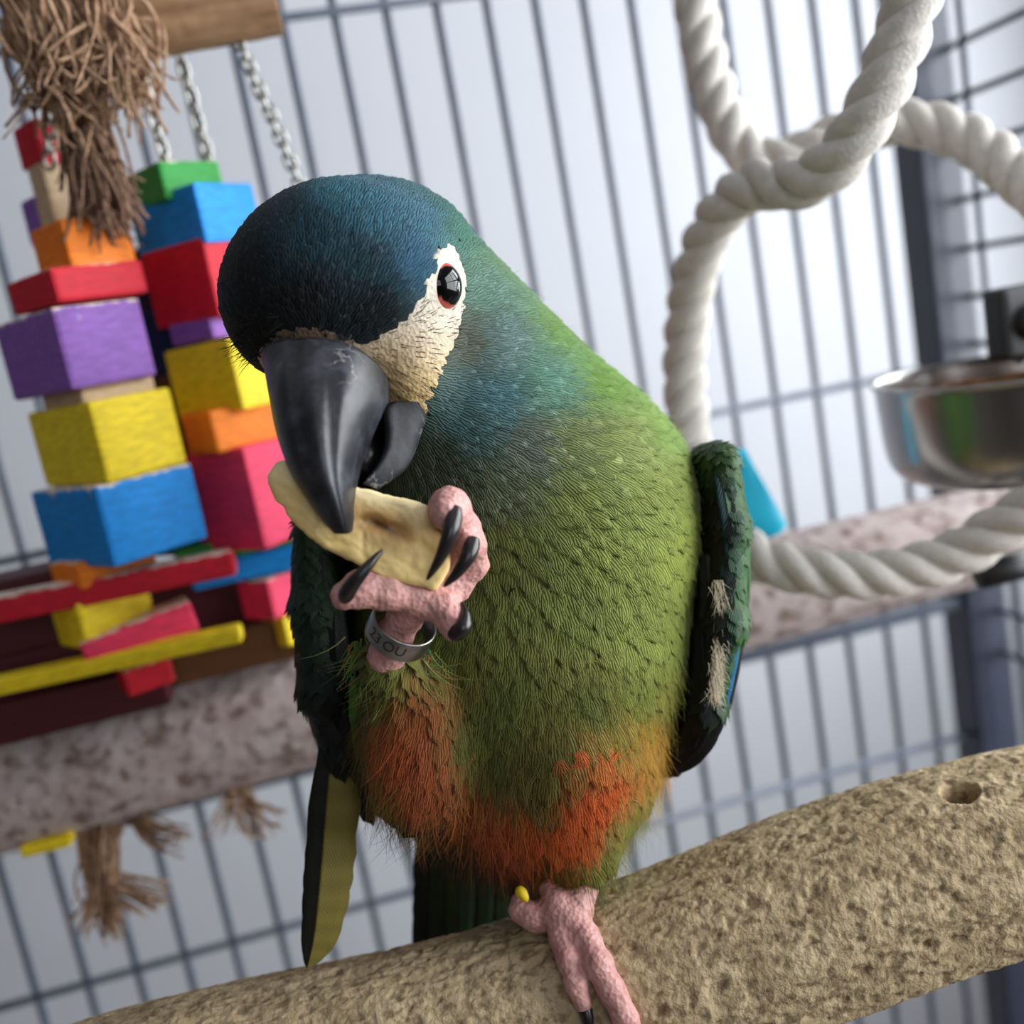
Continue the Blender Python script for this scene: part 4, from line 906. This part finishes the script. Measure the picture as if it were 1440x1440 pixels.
def col_lw(P, n_):
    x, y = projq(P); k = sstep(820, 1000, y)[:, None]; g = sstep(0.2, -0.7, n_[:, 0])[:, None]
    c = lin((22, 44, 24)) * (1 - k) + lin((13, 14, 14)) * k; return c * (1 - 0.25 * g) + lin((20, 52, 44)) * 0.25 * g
fl_l = lambda P: np.stack([np.interp(projq(P)[1], [740, 900, 1130], [0.05, 0.12, 0.4]), np.ones(len(P)), 0.3 + 0 * P[:, 0]], -1)
DG = (22, 44, 30)
left_blades = [
    ('flight_feather', [(424, 760, 20), (420, 860, 15), (436, 980, 25), (462, 1086, 40)], 16, 16, DG, (14, 22, 20), -1, (-0.5, 0, -0.86)),
    ('flight_feather', [(446, 780, 8), (446, 880, 0), (462, 1000, 15), (500, 1120, 40)], 20, 20, (20, 46, 50), (14, 16, 16), -1, (-0.1, 0, -0.99)),
    ('flight_feather', [(470, 840, 0), (474, 930, -5), (492, 1030, 10), (526, 1142, 40)], 22, 20, (14, 16, 15), (16, 18, 16), -1, (0.1, 0, -0.99)),
    ('flight_feather', [(500, 950, -10), (508, 1010, -10), (514, 1060, 0), (524, 1120, 20)], 16, 14, (70, 100, 40), (84, 110, 46), -1, (0.2, 0, -0.98)),
    ('primary_feather', [(470, 1010, 30), (460, 1110, 24), (450, 1230, 20), (442, 1310, 22), (432, 1362, 26)], 24, 48, (30, 32, 25), (128, 116, 56), -1, (0.12, 0, -0.99), 'long olive flight feather with a dark outer vane')]
wing_l = wing([(450, 745, 95, 36), (458, 850, 90, 45), (468, 960, 90, 46), (486, 1055, 95, 32), (516, 1128, 100, 14)], 2.2, 41, col_lw, 'dark folded wing on the shaded side', fl_l, left_blades, lambda P: np.interp(projq(P)[1], [740, 900, 1100], [11, 14, 14]))

# tail
tail = empty('tail', root_p); tail.parent = parrot; tail.location = (0, 0, 0); tail['_o'] = [float(v) for v in root_p]
for k, (dx, dz, c1) in enumerate([(-46, 22, (16, 20, 16)), (-24, 8, (24, 40, 22)), (0, 0, (34, 54, 28)), (26, 8, (30, 50, 26)), (50, 20, (40, 60, 34)), (-34, 30, (14, 16, 14)), (36, 32, (18, 22, 16)), (76, 26, (26, 40, 24)), (100, 34, (20, 30, 20))]):
    blade(tail, 'tail_feather', [(650 + dx, 1130, 190 + dz), (648 + dx, 1230, 215 + dz), (645 + dx * 1.05, 1340, 240 + dz), (640 + dx * 1.1, 1600, 300 + dz)], 24, 24, c1, c1, 1, (0, 0, -1))

# feet
def foot_mesh(parts, h, k, seed=0):
    cs = []
    for ch in parts:
        pts = [(q(a, b_, c), r_) for a, b_, c, r_ in ch]; cs += list(zip(pts[:-1], pts[1:])) if len(pts) > 1 else [(pts[0], (pts[0][0] + [0.1, 0, 0], pts[0][1]))]
    def sdf(P):
        d = None
        for (a, ra), (b_, rb) in cs:
            x = sd_cone(P, a, b_, ra, rb); d = x if d is None else smin(d, x, k)
        return d - 0.9 * vnoise(P / 5.0) - 1.1 * vnoise(P / 11.0)
    al = [p for c in cs for p in c]; lo = np.min([p - r_ for p, r_ in al], 0) - 8; hi = np.max([p + r_ for p, r_ in al], 0) + 8
    return surface_nets(sdf, lo, hi, h)
def foot_cols(V):
    n1_ = fbm(V / 22, 3)[:, None]; n2_ = vnoise(V / 6)[:, None]
    c = lin((214, 164, 156)) * (0.5 + 0.5 * n1_) + lin((196, 138, 132)) * (0.5 - 0.5 * n1_); return np.clip(c * (1 + 0.10 * n2_), 0, 1)
def claw(parent, pts, r0):
    P = catmull([q(*p) for p in pts], 26); t = np.linspace(0, 1, 26); V, Fc = tube(P, r0 * (1 - t ** 1.8) ** 0.75 * (0.75 + 0.25 * np.minimum(t * 6, 1)) + 0.6, 14); mobj('claw', q2w(V), Fc, CLAW, parent)
CLAW = plain('claw_horn', (30, 26, 27), 0.3, noise=0.3, nscale=300, spec=0.6)
# raised foot holding the slice
parts = [[(545, 925, -112, 27), (552, 900, -125, 24), (570, 866, -145, 22), (588, 838, -165, 24)],
         [(588, 838, -165, 22), (625, 822, -150, 20), (650, 785, -148, 20), (650, 745, -165, 22), (632, 714, -195, 24), (628, 724, -222, 19)],
         [(592, 840, -160, 20), (640, 826, -140, 18), (668, 795, -145, 16), (664, 766, -172, 16), (659, 768, -196, 14)],
         [(580, 838, -170, 22), (545, 832, -185, 22), (508, 828, -196, 22), (484, 838, -206, 17)],
         [(592, 842, -165, 22), (622, 852, -168, 21), (636, 872, -176, 19), (637, 888, -182, 12)]]
V, Fq = foot_mesh(parts, 3.0, 10)
foot = mobj('raised_foot', q2w(V), Fq, MT['foot'], parrot, cols=foot_cols(V)); foot['label'] = 'pink scaly raised foot gripping the slice'
claw(foot, [(640, 716, -226), (634, 745, -242), (620, 782, -240), (600, 816, -226)], 10.5)
claw(foot, [(666, 758, -204), (658, 782, -215), (642, 806, -214), (624, 825, -204)], 10.0)
claw(foot, [(484, 842, -214), (494, 824, -232), (514, 800, -236), (538, 773, -226)], 10.0)
claw(foot, [(636, 892, -186), (650, 884, -196), (654, 866, -190), (649, 846, -176)], 11.0)
# leg band with stamped characters
band_ax = unit(np.array([0.42, -0.74, -0.52])); bcn = q(564, 884, -134); b1 = unit(np.cross(band_ax, [0, 0, 1.0])); b2 = np.cross(band_ax, b1)
RB, TB, HB = 43.0, 3.6, 15.0
prof_ = [(RB, -HB), (RB, HB * 0.92), (RB - 0.8, HB), (RB - TB + .8, HB), (RB - TB, HB * .92), (RB - TB, -HB), (RB - .4, -HB - .3)]
V, Fc = lathe(np.array(prof_ + prof_[:1]), 64); V = bcn + V[:, :1] * b1 + V[:, 1:2] * b2 + V[:, 2:3] * band_ax
band = mobj('leg_band', q2w(V), Fc, plain('band_steel', (168, 166, 164), 0.32, 1.0, noise=0.15, nscale=400), parrot, smooth=False); band['label'] = 'stamped metal leg band on the raised leg'
def band_text(txt, ang0, size):
    cu = bpy.data.curves.new('lettering', 'FONT'); cu.body = txt; cu.size = size; cu.align_x = 'CENTER'; cu.align_y = 'CENTER'
    to = bpy.data.objects.new('lettering_tmp', cu); COL.objects.link(to); bpy.context.view_layer.update()
    me = to.to_mesh(); vs = np.array([v.co[:] for v in me.vertices]); fs = [list(p.vertices) for p in me.polygons]; to.to_mesh_clear(); bpy.data.objects.remove(to)
    a_ = ang0 + vs[:, 0] / RB * SGN; r_ = RB + 0.35
    W_ = bcn + (r_ * np.cos(a_))[:, None] * b1 + (r_ * np.sin(a_))[:, None] * b2 + vs[:, 1:2] * band_ax
    mobj('stamped_lettering', q2w(W_), fs, plain('stamp_ink', (38, 36, 36), 0.7), band, smooth=False)
toc = -unit(bcn); cam_ang = math.atan2(toc @ b2, toc @ b1)
# sign of rotation that moves to the viewer's right
SGN = 1.0 if (-math.sin(cam_ang) * b1 + math.cos(cam_ang) * b2)[0] > 0 else -1.0
band_text('23', cam_ang - SGN * 0.60, 21); band_text('OU', cam_ang + SGN * 0.10, 21)

# standing foot on the perch
def on_perch(px, py, r_, sink=0.25):
    h_ = hit(px, py, perch_bvh)
    z = (w2q(h_)[2] - F) if h_ is not None else 0
    return (px, py, z - r_ * (1 - sink), r_)
# depth of the perch just below its upper edge
pd = [on_perch(798, 1300, 26)]
z0 = pd[0][2]
parts = [[(826, 1205, z0 + 42, 17), (824, 1245, z0 + 22, 18), (812, 1275, z0 + 6, 22), (798, 1290, z0, 26)],
         [(775, 1252, z0 + 26, 17), (785, 1275, z0 + 6, 22), (798, 1292, z0, 24)],
         [(794, 1290, z0, 24), on_perch(792, 1318, 19), on_perch(800, 1352, 15), on_perch(810, 1385, 14), on_perch(820, 1412, 12)],
         [(804, 1288, z0, 24), on_perch(822, 1318, 20), on_perch(842, 1356, 18), on_perch(862, 1396, 17), on_perch(880, 1432, 16), on_perch(896, 1466, 12)],
         [(788, 1290, z0 + 4, 20), (752, 1290, z0 + 12, 20), (733, 1280, z0 + 20, 16), (730, 1266, z0 + 30, 12)]]
V, Fq = foot_mesh(parts, 3.0, 9)
foot2 = mobj('standing_foot', q2w(V), Fq, MT['foot'], parrot, cols=foot_cols(V)); foot2['label'] = 'pink scaly foot standing on the perch'
a_ = on_perch(822, 1416, 11); b_ = on_perch(827, 1436, 10); c_ = on_perch(829, 1462, 4)
claw(foot2, [a_[:3], b_[:3], c_[:3]], 9)
a_ = on_perch(897, 1470, 11); b_ = on_perch(902, 1486, 10); c_ = on_perch(903, 1502, 4)
claw(foot2, [a_[:3], b_[:3], c_[:3]], 10)
claw(foot2, [(842, 1232, z0 + 70), (846, 1236, z0 + 60), (846, 1246, z0 + 55)], 9)
yl = plain('yellow_crumb', (226, 196, 20), 0.6)
V, Fc = tube(catmull([q(727, 1250, z0 + 10), q(734, 1256, z0 + 2), q(742, 1268, z0)], 10), np.array([2, 5, 7, 8, 8, 8, 7, 6, 4, 1.0]), 8)
cr_o = mobj('food_crumb', q2w(V), Fc, yl); tag(cr_o, 'small yellow crumb lodged beside the standing foot', 'crumb')

# thigh plumes of the raised leg
r6 = np.random.default_rng(33); nn_ = 260; aa = r6.random(nn_)
st = np.array([q(np.interp(a, [0, 1], [500, 600]) + r6.normal() * 8, np.interp(a, [0, .5, 1], [905, 945, 915]) + r6.normal() * 8, -95 + 25 * r6.random()) for a in aa])
dd = unit(np.stack([(aa - 0.45) * 0.9 + 0.2 * r6.normal(size=nn_), 0.9 + 0.2 * r6.normal(size=nn_), -0.05 + 0.15 * r6.normal(size=nn_)], -1))
pal = np.array([lin((126, 142, 70)), lin((88, 118, 54)), lin((150, 160, 92)), lin((190, 120, 72)), lin((60, 96, 60))])
X, Fc, C, UVc = wisps(st, dd, 46, 1.3, pal[r6.integers(0, 5, nn_)], np.tile([0, 0, -1.0], (nn_, 1)), 34, 0.5)
o = mobj('thigh_plumes', q2w(X), Fc, MT['plume'], body, cols=C, uvs=UVc); o['kind'] = 'stuff'

# ------------------------------------------------------------------ the fruit slice
OUT = [(380, 662), (390, 650), (404, 648), (430, 655), (462, 666), (498, 683), (522, 689), (549, 697), (571, 701), (593, 707), (606, 716), (618, 740), (630, 768), (634, 791), (624, 816), (611, 831), (596, 826), (573, 822), (544, 815), (522, 804), (496, 791), (473, 780), (453, 769), (436, 756), (422, 744), (413, 735), (403, 724), (399, 714), (388, 704), (380, 688), (376, 674)]
oc = catmull(np.array([(a, b_, 0) for a, b_ in OUT]), 150, True)[:, :2]; oc = oc + 0.9 * np.stack([vnoise(np.stack([oc[:, 0] / 5, oc[:, 1] / 5, 0 * oc[:, 0] + k], -1)) for k in (1, 9)], -1)
cx, cyy = 512, 742; rings = []; zs_ = lambda x, y: -192 + 0.10 * (x - 510) - 0.04 * (y - 742)
TH = 22.0
prof2 = [(k / 30, -1) for k in range(26)] + [(0.86, -0.98), (0.90, -0.95), (0.94, -0.88), (0.97, -0.74), (0.99, -0.55), (1.0, 0.0), (0.99, 0.55), (0.94, .9), (0.6, 1), (0.0, 1)]
for f_, hz in prof2:
    f_ = max(f_, 0.004); x = cx + (oc[:, 0] - cx) * f_; y = cyy + (oc[:, 1] - cyy) * f_
    bumpz = 1.6 * vnoise(np.stack([x / 16, y / 16, 0 * x + (3 if hz < 0 else 8)], -1)) + 0.8 * vnoise(np.stack([x / 6, y / 6, 0 * x], -1))
    dent = -5.0 * np.exp(-(((x - 535) * 0.93 + (y - 738) * 0.37) / 30) ** 2 - (((y - 738) * 0.93 - (x - 535) * 0.37) / 9) ** 2) if hz < 0 else 0
    rings.append(np.array([q(a, b_, c) for a, b_, c in zip(x, y, zs_(x, y) + hz * TH / 2 + bumpz - dent)]))
V = np.vstack(rings); Fc = grid_faces(len(prof2), 150)
sx_, sy_ = projq(V); al_ = ((sx_ - 540) * 0.93 + (sy_ - 738) * 0.37) / 60; ac_ = ((sy_ - 738) * 0.93 - (sx_ - 540) * 0.37) / 22
e_ = np.exp(-(al_ ** 2 + ac_ ** 2) * (0.8 + 0.5 * fbm(V / 14, 2)))[:, None]
base_c = lin((244, 214, 142)) * (1 - 0.35 * (0.5 + 0.5 * fbm(V / 30, 3))[:, None]) + 0.35 * lin((224, 184, 104)) * (0.5 + 0.5 * fbm(V / 30, 3))[:, None]
base_c = base_c * (1 - np.clip(e_, 0, 1) * 0.85) + lin((150, 92, 28)) * np.clip(e_, 0, 1) * 0.85
rim_ = np.clip(sstep(30, 4, sy_ - np.interp(sx_, [380, 498, 549, 606], [655, 683, 697, 716])), 0, 1)[:, None]; base_c = base_c * (1 - 0.6 * rim_) + lin((250, 236, 190)) * 0.6 * rim_
core = np.exp(-(((sx_ - 535) * 0.9 + (sy_ - 738) * 0.43) / 26) ** 2 - (((sy_ - 738) * 0.9 - (sx_ - 535) * 0.43) / 5) ** 2)[:, None]
base_c = base_c * (1 - 0.85 * core) + lin((52, 26, 10)) * 0.85 * core
m, nt, b = newmat('fruit_flesh'); at = N(nt, 'ShaderNodeVertexColor', layer_name='Col'); L = nt.links.new; L(at.outputs[0], b.inputs['Base Color']); b.inputs['Roughness'].default_value = 0.42; b.inputs['Subsurface Weight'].default_value = 0.08; b.inputs['Subsurface Radius'].default_value = (0.003, 0.002, 0.001); b.inputs['Subsurface Scale'].default_value = 0.5
tc = N(nt, 'ShaderNodeTexCoord'); nz = N(nt, 'ShaderNodeTexNoise'); setin(nz, Scale=600.0, Detail=4.0); L(tc.outputs['Object'], nz.inputs['Vector']); bp = N(nt, 'ShaderNodeBump'); setin(bp, Strength=0.3, Distance=0.0004); L(nz.outputs['Fac'], bp.inputs['Height']); L(bp.outputs[0], b.inputs['Normal'])
sl_o = mobj('fruit_slice', q2w(V), Fc, m, cols=np.clip(base_c, 0, 1)); tag(sl_o, 'pale yellow fruit slice with browned centre held in the parrot foot and beak', 'fruit slice')

for o in bpy.data.objects:
    if '_o' in o: del o['_o']
